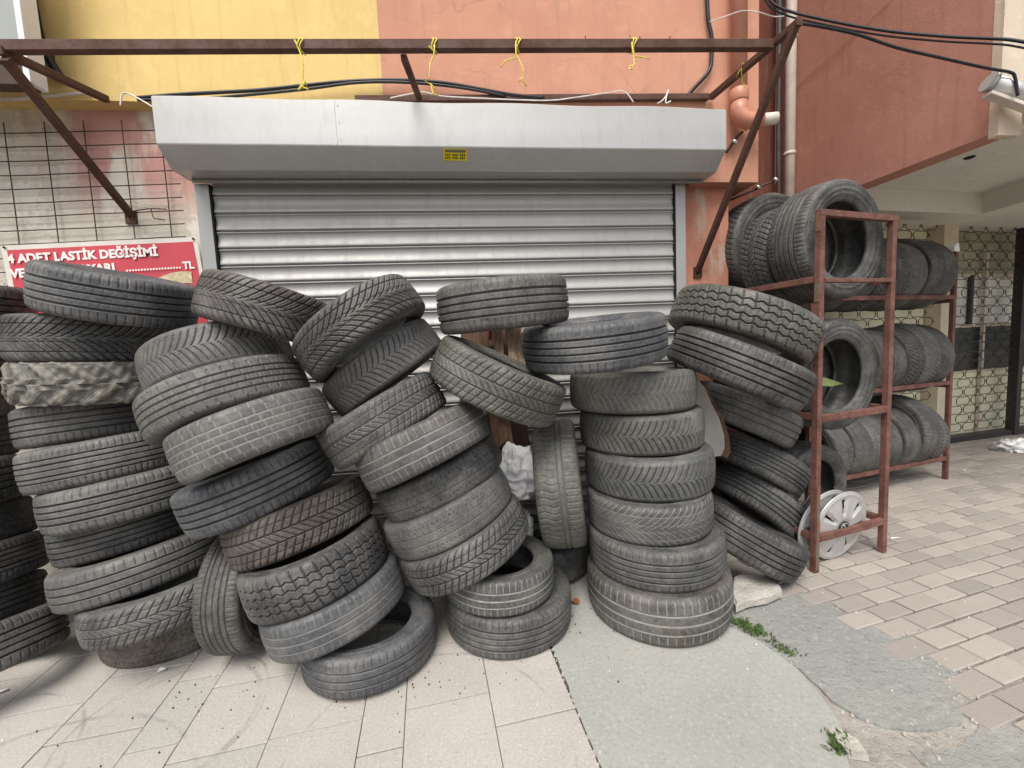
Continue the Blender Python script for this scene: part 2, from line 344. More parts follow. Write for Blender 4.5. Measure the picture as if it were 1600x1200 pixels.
def tread_mesh(kind, dust=0.):
    key = kind+('_dusty' if dust >= .4 and kind != 'mud' else '')
    if key in TREADS: return TREADS[key]
    smax = HALF+RHO*1.33; s = np.linspace(-smax, smax, NV)
    u = np.linspace(0, 1, NU, endpoint=False); U, Sg = np.meshgrid(u, s); r, z, nr, nz = prof(Sg)
    d = PAT[kind](U, Sg/HALF)
    wob = .6*np.sin(2*PI*(3*U+.2))+.4*np.sin(2*PI*7*U)       # used tyres are never quite round
    d0 = d
    if key != kind: d = d*.3          # grooves packed with pale dust are nearly filled
    d2 = d*1e-3; r2 = r-nr*d2+wob*.0012; z2 = z-nz*d2
    P = np.stack([r2*np.cos(2*PI*U), r2*np.sin(2*PI*U), z2], -1)
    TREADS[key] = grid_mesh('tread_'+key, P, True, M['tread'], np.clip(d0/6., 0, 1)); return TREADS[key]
def side_mesh():
    a = 1.33; r0 = TR-.0045-RHO*(1-math.cos(a))+.0004; z0 = HALF+RHO*math.sin(a)-.0004
    pr = [(r0, z0), (r0-.008, .1005), (r0-.011, .1022), (r0-.014, .1004), (.272, .1012), (.262, .1015), (.259, .1034), (.256, .1034), (.253, .1012), (.240, .0985), (.236, .0999), (.232, .0982), (.222, .094), (.214, .0885), (.2105, .0885), (.2075, .085), (.203, .083), (.2005, .079),
          (.2, .070), (.203, .066), (.212, .069), (.23, .077), (.255, .082), (.275, .079), (.290, .067), (.298, .045), (.3005, .022), (.301, 0)]
    n = 300; th = np.linspace(0, 2*PI, n, endpoint=False); pr = np.array(pr)
    P = np.stack([pr[:, :1]*np.cos(th), pr[:, :1]*np.sin(th), np.repeat(pr[:, 1:], n, 1)], -1)
    k = ((pr[:, 0] > .2585) & (pr[:, 0] < .273) & (pr[:, 1] > .095)).astype(float)[:, None]; P[..., 2] += k*.0007*np.sign(np.sin(75*th)); k = ((pr[:, 0] > .214) & (pr[:, 0] < .241) & (pr[:, 1] > .085)).astype(float)[:, None]; P[..., 2] += k*.0004*np.sin(120*th)
    return grid_mesh('sidewall', P, True, M['side'])
SIDE = side_mesh(); FLIP = None
def tyre_at(c, n, R, W, kind, label, tint=(.05, .05, .05), gdust=.0, group='used tyres', spin=None):
    t = thing('tyre', label, 'tyre', c, group)
    n = Vector(n).normalized(); q = n.to_track_quat('Z', 'Y'); q = q @ Matrix.Rotation(spin if spin is not None else random.uniform(0, 6.28), 3, 'Z').to_quaternion()
    t.rotation_mode = 'QUATERNION'; t.rotation_quaternion = q; t.scale = (R/TR, R/TR, W/TW)
    parts = [('tread', tread_mesh(kind, gdust), None), ('sidewall', SIDE, None), ('sidewall', SIDE, (PI, 0, 0))]
    for nm, me, rot in parts:
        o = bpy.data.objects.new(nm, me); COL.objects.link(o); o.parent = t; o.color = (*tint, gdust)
        if rot: o.rotation_euler = rot
    return t
def axis(a, b): return (math.sin(a)*math.cos(b), -math.sin(b), math.cos(a)*math.cos(b))
DK, MD, LT, BL, BR, OL = (.036, .036, .037), (.062, .062, .061), (.098, .096, .092), (.066, .070, .079), (.072, .055, .044), (.076, .074, .060)
SA, SB, SC, SD, SF, SG = 'stacks of used tyres against the shutter', *['stacks of used tyres against the shutter']*5
T = [
 ((-2.160, 1.895, .182, -.306, -.213, .3045, .1865), 'ribs', DK, 0, 'dark ribbed tyre, lowest of the dark stack the photo edge cuts through'),
 ((-2.572, 2.2475, .181, -.2845, -.187, .3227, .187), 'ribs', DK, 0, 'dark tyre second from the ground in the stack cut by the photo edge'),
 ((-2.501, 2.188, .418, -.229, -.124, .324, .190), 'fine', DK, 0, 'dark finely ribbed tyre third from the ground in the stack cut by the photo edge'),
 ((-2.595, 2.265, .589, -.228, -.1185, .319, .197), 'worn', DK, 0, 'dark tyre with a smooth worn tread in the stack cut by the photo edge'),
 ((-2.536, 2.193, .824, -.161, -.044, .312, .216), 'ribs', DK, 0, 'dark ribbed tyre in the cut off stack, on top of the smooth worn tyre'),
 ((-2.620, 2.255, 1.022, -.144, 0, .316, .212), 'fine', DK, 0, 'dark tyre at mid height in the cut off stack, two below the mud tyre level'),
 ((-2.599, 2.237, 1.2336, -.134, .017, .316, .212), 'worn', DK, 0, 'nearly hidden black tyre in the cut off stack, level with the mud tyre'),
 ((-2.575, 2.248, 1.4474, -.1266, .035, .316, .212), 'ribs', DK, 0, 'black tyre second from the top of the cut off stack, beside the chevron tyre'),
 ((-2.411, 2.234, 1.729, .1725, .0137, .3117, .2045), 'ribs', DK, 0, 'dark tyre topping the cut off stack just below the red banner'),
 ((-1.556, 2.269, .083, 0, 0, .323, .1755), 'worn', BR, 0, 'brownish worn tyre lying flat on the pavement under the mud tyre stack'),
 ((-1.460, 2.069, .288, -.139, -.086, .3177, .1575), 'winter', MD, .25, 'grey tyre with faded curved sipes, second from the ground under the mud tyre'),
 ((-1.6115, 2.149, .425, -.1876, -.107, .329, .169), 'wide', LT, .1, 'pale grey tyre with wide ribs, third from the ground under the mud tyre'),
 ((-1.745, 2.299, .561, -.1736, -.09, .316, .174), 'ribs', MD, 0, 'thin ribbed tyre set back between two longer ones under the mud tyre'),
 ((-1.6376, 2.178, .771, -.137, -.059, .328, .184), 'ribs', LT, 0, 'light grey ribbed tyre at mid height under the mud tyre, touching the slanting stack'),
 ((-1.7295, 2.212, .945, -.133, -.062, .324, .186), 'fine', LT, 0, 'pale finely ribbed tyre two below the mud tyre'),
 ((-1.884, 2.341, 1.1147, -.095, -.072, .2975, .1876), 'ribs', LT, .1, 'pale ribbed tyre directly below the mud tyre'),
 ((-1.762, 2.264, 1.318, .047, -.006, .332, .185), 'mud', (.20, .185, .15), .3, 'mud terrain tyre with chunky lugs caked in pale dirt'),
 ((-1.779, 2.268, 1.5166, .055, -.009, .316, .205), 'chevron', DK, 0, 'black tyre with deep chevron tread resting on the mud tyre'),
 ((-1.592, 2.177, 1.715, .238, .086, .299, .202), 'ribs', BL, 0, 'bluish grey ribbed tyre tilted across the red banner, topmost of its stack'),
 ((-.495, 1.875, .088, -.0214, -.042, .2975, .162), 'wide', BL, .15, 'grey tyre with open hole lying nearest the camera, under the slanting stack'),
 ((-.647, 1.903, .262, -.255, -.071, .3072, .172), 'wide', BL, .5, 'grey tyre with three pale ribs, tilted over the nearest open tyre'),
 ((-.723, 1.923, .436, -.255, -.071, .3088, .200), 'zigzag', DK, .0, 'black zigzag winter tyre speckled with white, low in the slanting stack'),
 ((-.814, 2.032, .614, -.286, -.115, .324, .196), 'winter', BR, 0, 'brown dusted winter tyre with slanted sipes, above the white speckled tyre'),
 ((-.988, 2.0235, .808, -.308, .011, .323, .2055), 'ribs', BL, 0, 'bluish ribbed tyre below the two block tread tyres'),
 ((-.888, 1.839, 1.0715, -.3435, -.0935, .3008, .194), 'block', LT, .6, 'tyre with square tread blocks outlined by white dusty grooves'),
 ((-1.0434, 1.9656, 1.2096, -.3505, -.149, .325, .182), 'block', LT, .25, 'grey square block tyre above the one with white grooves'),
 ((-1.140, 2.108, 1.372, -.309, -.208, .3045, .197), 'vee', LT, .12, 'smooth pale worn tyre under the tilted chevron tyre beside the shutter rail'),
 ((-.889, 2.098, 1.6015, .317, -.087, .3023, .207), 'chevron', (.055, .045, .042), 0, 'black chevron tyre sloping down toward a second chevron tyre, beside the banner corner'),
 ((-.462, 2.02, 1.503, -.605, -.06, .312, .188), 'chevron', MD, 0, 'steeply tilted chevron tyre standing out against the shutter slats'),
 ((-.396, 2.145, 1.3156, -.598, -.0055, .313, .183), 'vee', LT, 0, 'pale tyre with fine vee sipes under the steeply tilted chevron tyre'),
 ((-.388, 2.014, 1.071, -.506, -.058, .3006, .1896), 'winter', MD, .35, 'grey tyre with dusty diagonal slits, third from the top of the middle slanting stack'),
 ((-.205, 1.965, .946, -.402, -.14, .317, .188), 'wide', MD, .6, 'tyre with three bright dusty grooves, halfway up the middle slanting stack'),
 ((-.146, 2.065, .765, -.4035, -.06, .322, .165), 'worn', DK, 0, 'dark tyre set back below the tyre with bright dusty grooves'),
 ((-.111, 2.034, .605, -.402, -.049, .3205, .1805), 'worn', LT, .2, 'grey worn tyre with small edge notches, above the deep blocked tyre'),
 ((-.035, 1.999, .4456, -.401, -.050, .322, .175), 'winter', MD, 0, 'blocky winter tyre tilted over the small open tyre beside the white bag'),
 ((.1226, 1.9776, .276, .0185, -.007, .2749, .164), 'wide', MD, .8, 'small dark tyre with pale scuffs and open hole, on a lone bottom tyre'),
 ((.163, 2.0087, .0931, .0124, -.002, .3225, .186), 'ribs', MD, 0, 'grey ribbed tyre flat on the tiles under the small scuffed tyre'),
 ((.213, 2.066, 1.5951, -.070, .048, .3265, .220), 'ribs', (.075, .069, .066), .15, 'dusty ribbed tyre lying highest against the middle of the shutter'),
 ((.1685, 2.015, 1.2303, .458, .104, .333, .2076), 'winter', OL, .25, 'brown stained winter tyre sloping down in front of the broken planks'),
 ((.6635, 2.0386, 1.4009, -.092, .095, .3594, .2148), 'ribs', BL, .1, 'wide bluish tyre with straight ribs capping the upright stack'),
 ((.500, 2.200, .625, 1.4917, .24, .350, .222), 'asym', OL, .35, 'tyre standing on edge beside the white bag'),
 ((.42, 2.46, .135, .05, 0, .31, .19), 'worn', DK, 0, 'dark tyre lying in the gap beneath the upright standing tyre'),
 ((.9255, 2.1935, 1.1307, .006, -.009, .3404, .2014), 'vee', (.085, .085, .073), .5, 'olive grey tyre with pale edge slits, second in the upright stack below the bluish tyre'),
 ((.969, 2.184, .9228, -.014, .004, .335, .2014), 'vee', (.085, .085, .073), 0, 'olive grey vee sipe tyre in the upright stack, above its bluish smudged twin'),
 ((.977, 2.114, .7178, -.021, .005, .339, .2039), 'vee', (.080, .082, .078), 0, 'vee sipe tyre with a faint blue smudge, in the middle of the upright stack'),
 ((.943, 2.043, .5208, -.0206, .005, .3206, .1877), 'chevron', MD, .55, 'dark tyre with bold curved vee grooves in the upright stack'),
 ((.958, 2.004, .3308, -.020, .005, .3433, .1925), 'ribs', MD, .1, 'grey ribbed tyre on the widest bottom tyre of the upright stack'),
 ((.9535, 1.980, .1192, -.0196, .005, .3632, .2299), 'wide', (.056, .050, .043), .75, 'extra wide brownish tyre at the bottom of the upright stack'),
 ((1.594, 2.202, 1.4513, .406, .066, .3902, .217), 'zigzag', OL, .0, 'big all terrain tyre with zigzag blocks, topmost beside the red rack'),
 ((1.506, 2.111, 1.221, .4228, .169, .3689, .211), 'ribs', DK, 0, 'dark ribbed tyre just under the big all terrain tyre'),
 ((1.757, 2.412, .8987, .4486, .049, .3254, .1986), 'wide', MD, .3, 'tilted tyre with pale ribs beside the torn grey board'),
 ((1.913, 2.5117, .5339, .5803, -.083, .3176, .2018), 'fine', MD, .1, 'set back tyre with slanted ribs, between tilted tyres beside the rack leg'),
 ((1.910, 2.485, .2703, .738, -.073, .3129, .1922), 'ribs', MD, 0, 'steeply tilted ribbed tyre leaning at the foot of the rack leg'),
 ((1.600, 2.189, .2235, .522, .0505, .3293, .206), 'ribs', DK, 0, 'dark tilted tyre resting on the pale stone slab'),
]
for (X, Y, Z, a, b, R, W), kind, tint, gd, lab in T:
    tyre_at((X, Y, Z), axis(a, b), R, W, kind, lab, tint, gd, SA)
c = on_y(392, 905, 2.06)
tyre_at((c.x, c.y, .298), axis(PI/2, .03), .298, .185, 'fine', 'dusty tyre standing upright in the gap behind the slanting stack', (.058, .052, .047), .1, SA)
# ------------------------------------------------------------------ rack beside the stacks, seen end-on
RO = Vector((1.97, 2.075, 0)); EX = Vector((.98, .199, 0)).normalized(); EY = Vector((-EX.y, EX.x, 0)); UP = Vector((0, 0, 1))
def RK(x, y, z): return RO+EX*x+EY*y+UP*z
rw, rd, rh = .593, 1.05, 2.02
ZS = (.20, .905, 1.675)
RACKS = 'red oxide tyre racks'
rk = thing('tyre_rack', 'rust red steel rack standing end on beside the tyre stacks', 'rack', RO, RACKS)
Pr = lambda mb, nm, mt: mb.build(nm, M[mt], rk)
def local(mb, o): mb.v = [tuple(Vector(v)-o) for v in mb.v]; return mb
for x, y in ((0, 0), (rw, 0), (0, rd), (rw, rd)):
    Pr(local(MB().bar(RK(x, y, 0), RK(x, y, rh), .035, .035, EX), RO), 'post', 'rack_red')
Pr(local(MB().bar(RK(-.003, -.021, .02), RK(-.003, -.021, .52), .026, .004, EY), RO), 'worn_patch', 'rack_green')
Pr(local(MB().bar(RK(rw+.0205, -.004, .3), RK(rw+.0205, -.004, rh-.05), .004, .028, EX), RO), 'peeled_edge', 'rack_edge')
Pr(local(MB().bar(RK(-.02, 0, rh+.017), RK(rw+.03, 0, rh+.017), .034, .034), RO), 'top_bar', 'rack_red')
for k, z in enumerate(ZS):
    h = .022 if k == 2 else .04
    Pr(local(MB().bar(RK(.021, -.004, z), RK(rw-.021, -.004, z+.005), .03, h), RO), 'cross_bar', 'rack_red')
    Pr(local(MB().bar(RK(.021, rd, z), RK(rw-.021, rd, z), .03, .03), RO), 'cross_bar', 'rack_red')
    for x in (0, rw):
        e = rd-.021 if not (k == 0 and x) else .16
        Pr(local(MB().bar(RK(x, .021, z+.01), RK(x, e, z+.01), .036, .036), RO), 'side_beam', 'rack_red')
for z in (rh-.02, 1.62): Pr(local(MB().bar(RK(-.019, 0, z-.06), RK(-.019, 0, z+.04), .004, .026, EY), RO), 'worn_patch', 'rack_green')
RT = 'tyres stored in the red rack end on to the street'
def rack_tyre(x, y, z, R, W, kind, lab, tint=MD, gd=0., yaw=0., grp=RT):
    n = -EY*math.cos(yaw)+EX*math.sin(yaw); tyre_at(RK(x, y, z), n, R, W, kind, lab, tint, gd, grp)
rack_tyre(.29, .17, 1.925, .350, .235, 'fine', 'large tyre facing out at the open end of the rack top shelf', (.045, .046, .045))
rack_tyre(.29, .41, 1.90, .325, .205, 'winter', 'blocky tread tyre second from the open end of the rack top shelf', MD)
rack_tyre(.48, .74, 2.02, .40, .225, 'vee', 'tall tyre with raised rim at the wall end of the rack top shelf', DK, 0, -.05)
rack_tyre(.44, .97, 1.92, .345, .215, 'ribs', 'tyre pushed deepest into the rack top shelf against the wall', DK)
rack_tyre(.28, .16, 1.135, .340, .215, 'ribs', 'dusty tyre facing out on the rack middle shelf with a green sheet inside', (.045, .046, .045))
rack_tyre(.29, .39, 1.125, .325, .205, 'vee', 'tyre second from the open end on the rack middle shelf', MD)
rack_tyre(.28, .62, 1.13, .335, .205, 'ribs', 'tyre third from the open end on the rack middle shelf', DK)
rack_tyre(.30, .84, 1.13, .33, .205, 'fine', 'tyre pushed deepest into the rack middle shelf', DK)
rack_tyre(.265, .25, .405, .285, .175, 'fine', 'small black tyre low in the rack behind the silver wheel cover', DK, 0, .04)
rack_tyre(.20, .50, .42, .30, .195, 'ribs', 'dark tyre low in the rack behind the small black tyre', DK, 0, .1)
# ------------------------------------------------------------------ second rack along the neighbouring shop
P0 = Vector((4.345, 3.19, 0)); d_ = (P0-Vector((3.30, 2.99, 0))).normalized(); EX2 = d_; EY2 = Vector((-d_.y, d_.x, 0))
def R2(x, y, z): return P0+EX2*x+EY2*y+UP*z
L2 = 1.72
r2 = thing('tyre_rack', 'rust red steel rack set along the neighbouring shop front', 'rack', P0, RACKS)
Z2 = (.20, .895, 1.655)
for x in (0, -L2):
    for y in (0, .46):
        local(MB().bar(R2(x, y, 0), R2(x, y, 2.05), .034, .034, EX2), P0).build('post', M['rack_red'], r2)
for z in Z2:
    for y in (0, .46):
        local(MB().bar(R2(-L2+.02, y, z), R2(-.02, y, z), .034, .036), P0).build('beam', M['rack_red'], r2)
    for x in (0, -L2):
        local(MB().bar(R2(x, .02, z-.03), R2(x, .44, z-.03), .03, .03), P0).build('end_bar', M['rack_red'], r2)
G2 = 'tyres stored in the rack along the shop'
rows = [('top', Z2[2], [.31, .315, .30, .31, .30, .31, .30]), ('middle', Z2[1], [.315, .32, .31, .30, .31, .30, .31]), ('bottom', Z2[0], [.30, .335, .30, .29, .295, .30, .29])]
kinds = ['worn', 'ribs', 'fine', 'vee', 'winter', 'ribs', 'fine']
order = ['nearest the outer post', 'second from the outer post', 'third from the outer post', 'fourth from the outer post', 'fifth from the outer post', 'sixth from the outer post', 'deepest behind the other rack']
for ri, (nm, z, Rs) in enumerate(rows):
    x = -.13
    for i, R in enumerate(Rs):
        W = .195+.012*((i*7+ri*3) % 3-1); zz = z+math.sqrt(max(R*R-.225**2, .02))
        n = EX2+EY2*random.uniform(-.08, .08)
        tyre_at(R2(x-W/2+.05, .23, zz+.01), n, R, W, kinds[(i+2*ri) % 7], 'tyre %s on the %s shelf of the rack along the shop' % (order[i], nm), [MD, DK, LT, MD][(i+ri) % 4], .1*((i+ri) % 3), G2)
        x -= W+.004
# ------------------------------------------------------------------ the tyre shop's facade
sb = thing('shop_building', 'painted shop facade, yellow and salmon above a roller shutter', 'building', (0, 2.8, 0))
def P(mb, nm, mt, root): return local(mb, root.location).build(nm, M[mt], root)
P(MB().box(-7, 2.8, -.05, -1.38, 3.1, 2.90), 'lower_wall', 'old_wall', sb)
P(MB().box(1.48, 2.8, -.05, 1.933, 3.66, 2.60), 'pier', 'pier', sb)
P(MB().box(-1.38, 2.80, 2.40, 1.48, 3.1, 2.90), 'lintel', 'dark_gap', sb)
P(MB().box(-7, 2.70, 2.886, -.393, 3.66, 7.5), 'upper_wall', 'yellow', sb)
mb = MB().box(-.393, 2.70, 2.886, 1.60, 3.66, 7.5); mb.box(1.60, 2.70, 2.444, 2.085, 3.66, 7.5); P(mb, 'upper_wall', 'salmon', sb)
P(MB().box(1.933, 3.66, -.05, 2.999, 3.8, 7.5), 'recess_wall', 'recess', sb)
# ------------------------------------------------------------------ roller shutter
rs = thing('roller_shutter', 'closed grey metal roller shutter under a long folded steel housing', 'roller shutter', (0, 2.72, 0))
x0, x1 = -1.531, 1.676
hp = [(2.698, 2.786), (2.46, 2.781), (2.45, 2.772), (2.45, 2.542), (2.452, 2.536), (2.548, 2.449), (2.552, 2.446), (2.60, 2.446)]
def hfront(u, v):
    k = v*(len(hp)-1); i = min(int(k), len(hp)-2); f = k-i; y = hp[i][0]+(hp[i+1][0]-hp[i][0])*f; z = hp[i][1]+(hp[i+1][1]-hp[i][1])*f
    x = x0+(x1-x0)*u; w = noise.noise((x*1.3, z*3.1, 3.3))
    dz = .006*math.sin(u*7)*(1 if i < 3 else .4) if z > 2.7 else 0
    return (x, y+.0045*w*(i in (2, 3)), z+dz*.7)
mb = MB(); nu = 64; V = []; n = len(hp)
for j in range(n):
    for i in range(nu+1):
        x = x0+(x1-x0)*i/nu; y, z = hp[j]; w = noise.noise((x*1.6, z*2.3, 3.3))
        V.append((x, y-.004*w*(0 < j < 6), z+(.004*math.sin(i*.37)+.003*w)*(j < 3)))
mb.add(V, [(j*(nu+1)+i, j*(nu+1)+i+1, (j+1)*(nu+1)+i+1, (j+1)*(nu+1)+i) for j in range(n-1) for i in range(nu)])
ho = P(mb, 'housing', 'housing', rs)
for x, s in ((x0, 1), (x1, -1)):
    h2 = P(MB().prism([(x+.002*s, y, z) for y, z in hp]+[(x+.002*s, 2.698, 2.446)], (.003*s, 0, 0)), 'end_plate', 'housing', rs)
P(MB().box(x0+.01, 2.60, 2.4465, x1-.01, 2.70, 2.452), 'housing_underside', 'housing', rs)
mb = MB().tube([(-1.50, 2.672, 2.435), (1.648, 2.672, 2.435)], .011, 10); P(mb, 'bottom_lip', 'guide', rs)
for x in (-.62, 1.0):
    mb = MB().box(x-.0015, 2.4468, 2.545, x+.0015, 2.4495, 2.772)
    for z in (2.57, 2.66, 2.75): mb.add([(x+.018+.004*math.cos(a*PI/4), 2.4462-.002*(a < 0), z+.004*math.sin(a*PI/4)) for a in range(8)], [tuple(range(8))])
    P(mb, 'seam', 'steel_light', rs)
# curtain of curved slats
pitch = .1025; prof_ = []
zt = 2.47
for k in range(25):
    zb = zt-(k+1)*pitch
    for t_, yy in ((1., 2.742), (.985, 2.726), (.965, 2.7215), (.935, 2.720), (.905, 2.7215), (.885, 2.7245), (.83, 2.7275), (.74, 2.7305), (.62, 2.7320), (.50, 2.7310), (.38, 2.7275), (.28, 2.7235), (.19, 2.7205), (.12, 2.7195), (.085, 2.7205), (.065, 2.7235), (.058, 2.742)):
        if zb+t_*pitch > .004: prof_.append((yy, zb+t_*pitch))
mb = MB(); nx = 40; V = []; n = len(prof_)
for i in range(nx+1):
    x = -1.425+(1.475+1.425)*i/nx
    for y, z in prof_: V.append((x, y+.0028*noise.noise((x*1.1, z*2.5, 8.1)), z+.0015*noise.noise((x*.9, z*4, 1.1))))
mb.add(V, [(i*n+j, i*n+j+1, (i+1)*n+j+1, (i+1)*n+j) for i in range(nx) for j in range(n-1)], True); P(mb, 'curtain', 'curtain', rs)
for s, xa, xb, xc in ((1, -1.513, -1.437, -1.40), (-1, 1.555, 1.485, 1.455)):
    lo_, hi_ = min(xa, xb), max(xa, xb)
    mb = MB().box(lo_, 2.705, 0, hi_, 2.799, 2.434); mb.box(min(xb, xc), 2.752, 0, max(xb, xc), 2.799, 2.43); g = P(mb, 'guide_rail', 'guide', rs)
    P(MB().box(xb+.0005*s if s > 0 else xb-.010, 2.7065, 0, xb+.010 if s > 0 else xb-.0005, 2.7505, 2.43), 'guide_slot', 'dark_gap', rs)
# sticker on the sloping lower face of the housing
def slope(px, py):      # point on the plane through (2.452,2.536)-(2.548,2.449)
    d = ray(px, py); o = Vector((0, 0, CAMH)); d = Vector(d); nrm = Vector((0, -.087, -.096)).normalized()
    p0 = Vector((0, 2.452, 2.536)); t = (p0-o).dot(nrm)/d.dot(nrm); return o+d*t+nrm*.0015
q = [slope(692, 231.5), slope(731, 232.5), slope(729.5, 251.5), slope(693, 250.5)]
nrm = Vector((0, -.087, -.096)).normalized()
stk = P(MB().prism(q, nrm*.001), 'sticker', 'sticker', rs)
def sq(u, v): a = q[0].lerp(q[1], u); b = q[3].lerp(q[2], u); return a.lerp(b, v)+nrm*.0014
mb = MB()
mb.prism([sq(.08, .08), sq(.92, .08), sq(.92, .3), sq(.08, .3)], nrm*.0004); P(mb, 'header_bar', 'ink_grey', rs).parent = stk
mb = MB()
for v0 in (.43, .68):
    for k in range(11):
        if k in (3, 7): continue
        u0 = .08+k*.077; mb.prism([sq(u0, v0), sq(u0+.05, v0), sq(u0+.05, v0+.16), sq(u0, v0+.16)], nrm*.0004)
P(mb, 'phone_digits', 'ink', rs).parent = stk
for o in stk.children: o.matrix_parent_inverse = Matrix()
# ------------------------------------------------------------------ canopy frame
cf = thing('canopy_frame', 'rusty brown steel canopy frame without cover above the shutter', 'canopy frame', (0, 2.66, 2.9))
Lf, Rf = Vector((-1.945, 2.165, 2.80)), Vector((1.752, 2.165, 2.945))
b_ = lambda p, q_, w, nm, h=None: P(MB().bar(p, q_, w, h), nm, 'rust_brown', cf)
b_(Lf, Rf, .038, 'front_rail', .046)
aRw, aRe = on_y(1111, 152, 2.675), on_y(1250, 33, 2.0); aLw, aLe = on_y(166, 155, 2.675), Vector((-1.925, 2.14, 2.775))
b_(Vector((-.55, 2.672, 2.905)), Vector((1.70, 2.672, 2.972)), .036, 'wall_rail')
b_(aRw, aRe, .034, 'arm'); b_(aLw, aLe, .034, 'arm')
b_(aRe+Vector((-.004, .02, .0)), on_y(1090, 424, 2.785), .034, 'brace'); b_(aLe+Vector((.012, .01, -.03)), on_y(205, 336, 2.785), .034, 'brace')
b_(on_y(631, 90, 2.19), on_y(655, 153, 2.66), .030, 'middle_arm')
mb = MB()
for px in (1085, 204): pass
for x_ in (985, 1000, 1047, 915): 
    p = on_y(x_, 66, 2.165); mb.bar(p, p+Vector((0, 0, .03)), .004, bev=.0005)
P(mb, 'nail', 'rust_brown', cf)
for (x_, y_, Yw) in ((1090, 424, 2.794), (205, 338, 2.794)):
    p = on_y(x_, y_, Yw); P(MB().box(p.x-.03, 2.786, p.z-.045, p.x+.03, 2.7995, p.z+.03), 'wall_plate', 'rust_brown', cf)
# yellow string ties
SG_ = 'yellow string ties on the canopy rail'
def string(px, lab, paths):
    p0 = on_y(px, 72, 2.14); o = thing('string_tie', lab, 'string', p0, SG_)
    mb = MB()
    rz = 2.80+(p0.x+1.945)/3.697*.145
    loop = [(p0.x+.012*math.sin(3*a)*.5, 2.165-.028*math.cos(a), rz+.032*math.sin(a)) for a in np.linspace(0, 2*PI, 14)[:-1]]
    mb.tube(loop, .0032, 5, True); mb.tube([(x+.013+.004*math.sin(i), y, z) for i, (x, y, z) in enumerate(loop)], .0032, 5, True)
    for pa in paths: mb.tube([on_y(a, b, 2.135+.01*math.sin(i*1.7)) for i, (a, b) in enumerate(pa)], .0033, 5)
    P(mb, 'cord', 'string', o)
string(466, 'yellow string with a knotted end hanging from the rail before the yellow wall', [[(460, 62), (466, 74), (470, 85), (474, 100), (473, 118), (475, 132), (470, 138), (477, 126), (480, 141)], [(472, 130), (466, 141), (474, 136), (482, 140)]])
string(676, 'yellow string hanging by the middle arm of the canopy frame, knotted at its end', [[(679, 70), (678, 84), (672, 100), (671, 122), (664, 126), (673, 132), (676, 146), (685, 149)], [(670, 72), (676, 78)], [(672, 130), (681, 140)]])
string(807, 'yellow string with a hooked loose end, hanging over the middle of the salmon wall', [[(806, 64), (806, 84), (812, 95), (818, 108), (815, 124), (823, 135)], [(806, 90), (790, 95), (782, 105)], [(815, 122), (811, 128)]])
string(989, 'yellow string with a small ring at its end, nearest the drain pipe', [[(987, 66), (990, 86), (991, 100), (988, 107), (983, 109), (984, 103), (990, 102)], [(991, 88), (1005, 89), (1015, 92)]])
p = on_y(1155, 112, 2.38); o = thing('string_tie', 'thin pale string looped round the slanting canopy arm by the drain pipe', 'string', p, SG_)
P(MB().tube([on_y(a, b, 2.36+.06*(i % 2)) for i, (a, b) in enumerate([(1160, 98), (1166, 104), (1155, 110), (1150, 122), (1158, 106), (1160, 128), (1166, 140)])], .003, 5), 'cord', 'string', o)
p = on_y(1490, 388, 3.19); tag(MB().prism([p+Vector((-.03, -.03, -.03)), p+Vector((.025, -.03, -.035)), p+Vector((.03, -.02, .012)), p+Vector((.008, -.03, .045)), p+Vector((-.026, -.02, .01))], (0, .055, .006)).build('plastic_scrap', M['bag']), 'white plastic scrap stuck on top of the outer rack post', 'scrap')
# ------------------------------------------------------------------ pipes and cables
dp = thing('drain_pipe', 'terracotta plastic drain pipe ending in an elbow on the salmon wall', 'pipe', (1.87, 2.62, 2.8))
xx = on_y(1155, 100, 2.62).x
mb = MB().tube([(xx, 2.62, 7.0), (xx, 2.62, 2.98)], .047, 20); P(mb, 'pipe', 'pvc_red', dp)
P(MB().tube([(xx, 2.62, 2.995), (xx, 2.62, 2.985), (xx, 2.62, 2.925), (xx, 2.62, 2.915)], [.05, .056, .056, .052], 20), 'collar', 'pvc_red', dp)
el = [(xx, 2.62, 2.925)]+[(xx+.06-.06*math.cos(a), 2.62-.01*math.sin(a), 2.86-.062*math.sin(a)) for a in np.linspace(0, PI/2, 7)]+[(xx+.14, 2.60, 2.797)]
P(MB().tube(el, .051, 20), 'elbow', 'pvc_red', dp)
P(MB().tube([(xx+.12, 2.602, 2.797), (xx+.235, 2.58, 2.80)], .037, 20), 'outlet', 'pvc_white', dp)
P(MB().tube([(xx+.2355, 2.5799, 2.80), (xx+.237, 2.5797, 2.80)], .03, 16), 'opening', 'dark_gap', dp)
xw = on_y(1235, 150, 3.42).x
vp = thing('vent_pipe', 'cream vertical pipe in the recessed corner by the brick red wall', 'pipe', (xw, 3.42, 2.5))
P(MB().tube([(xw, 3.42, 7), (xw, 3.42, 1.0)], .042, 18), 'pipe', 'pvc_white', vp)
for z in (2.95, 3.9): P(MB().tube([(xw, 3.42, z), (xw, 3.42, z+.03)], .046, 18), 'clamp', 'pvc_white', vp)
xg = on_y(1217, 200, 3.55).x
cg = tag(MB().tube([(xg, 3.55, 7), (xg, 3.55, 3.2), (xg+.015, 3.55, 2.6), (xg+.01, 3.55, 2.2)], .021, 10).build('conduit', M['grey_pipe']), 'thin dark conduit beside the cream vertical pipe', 'conduit')
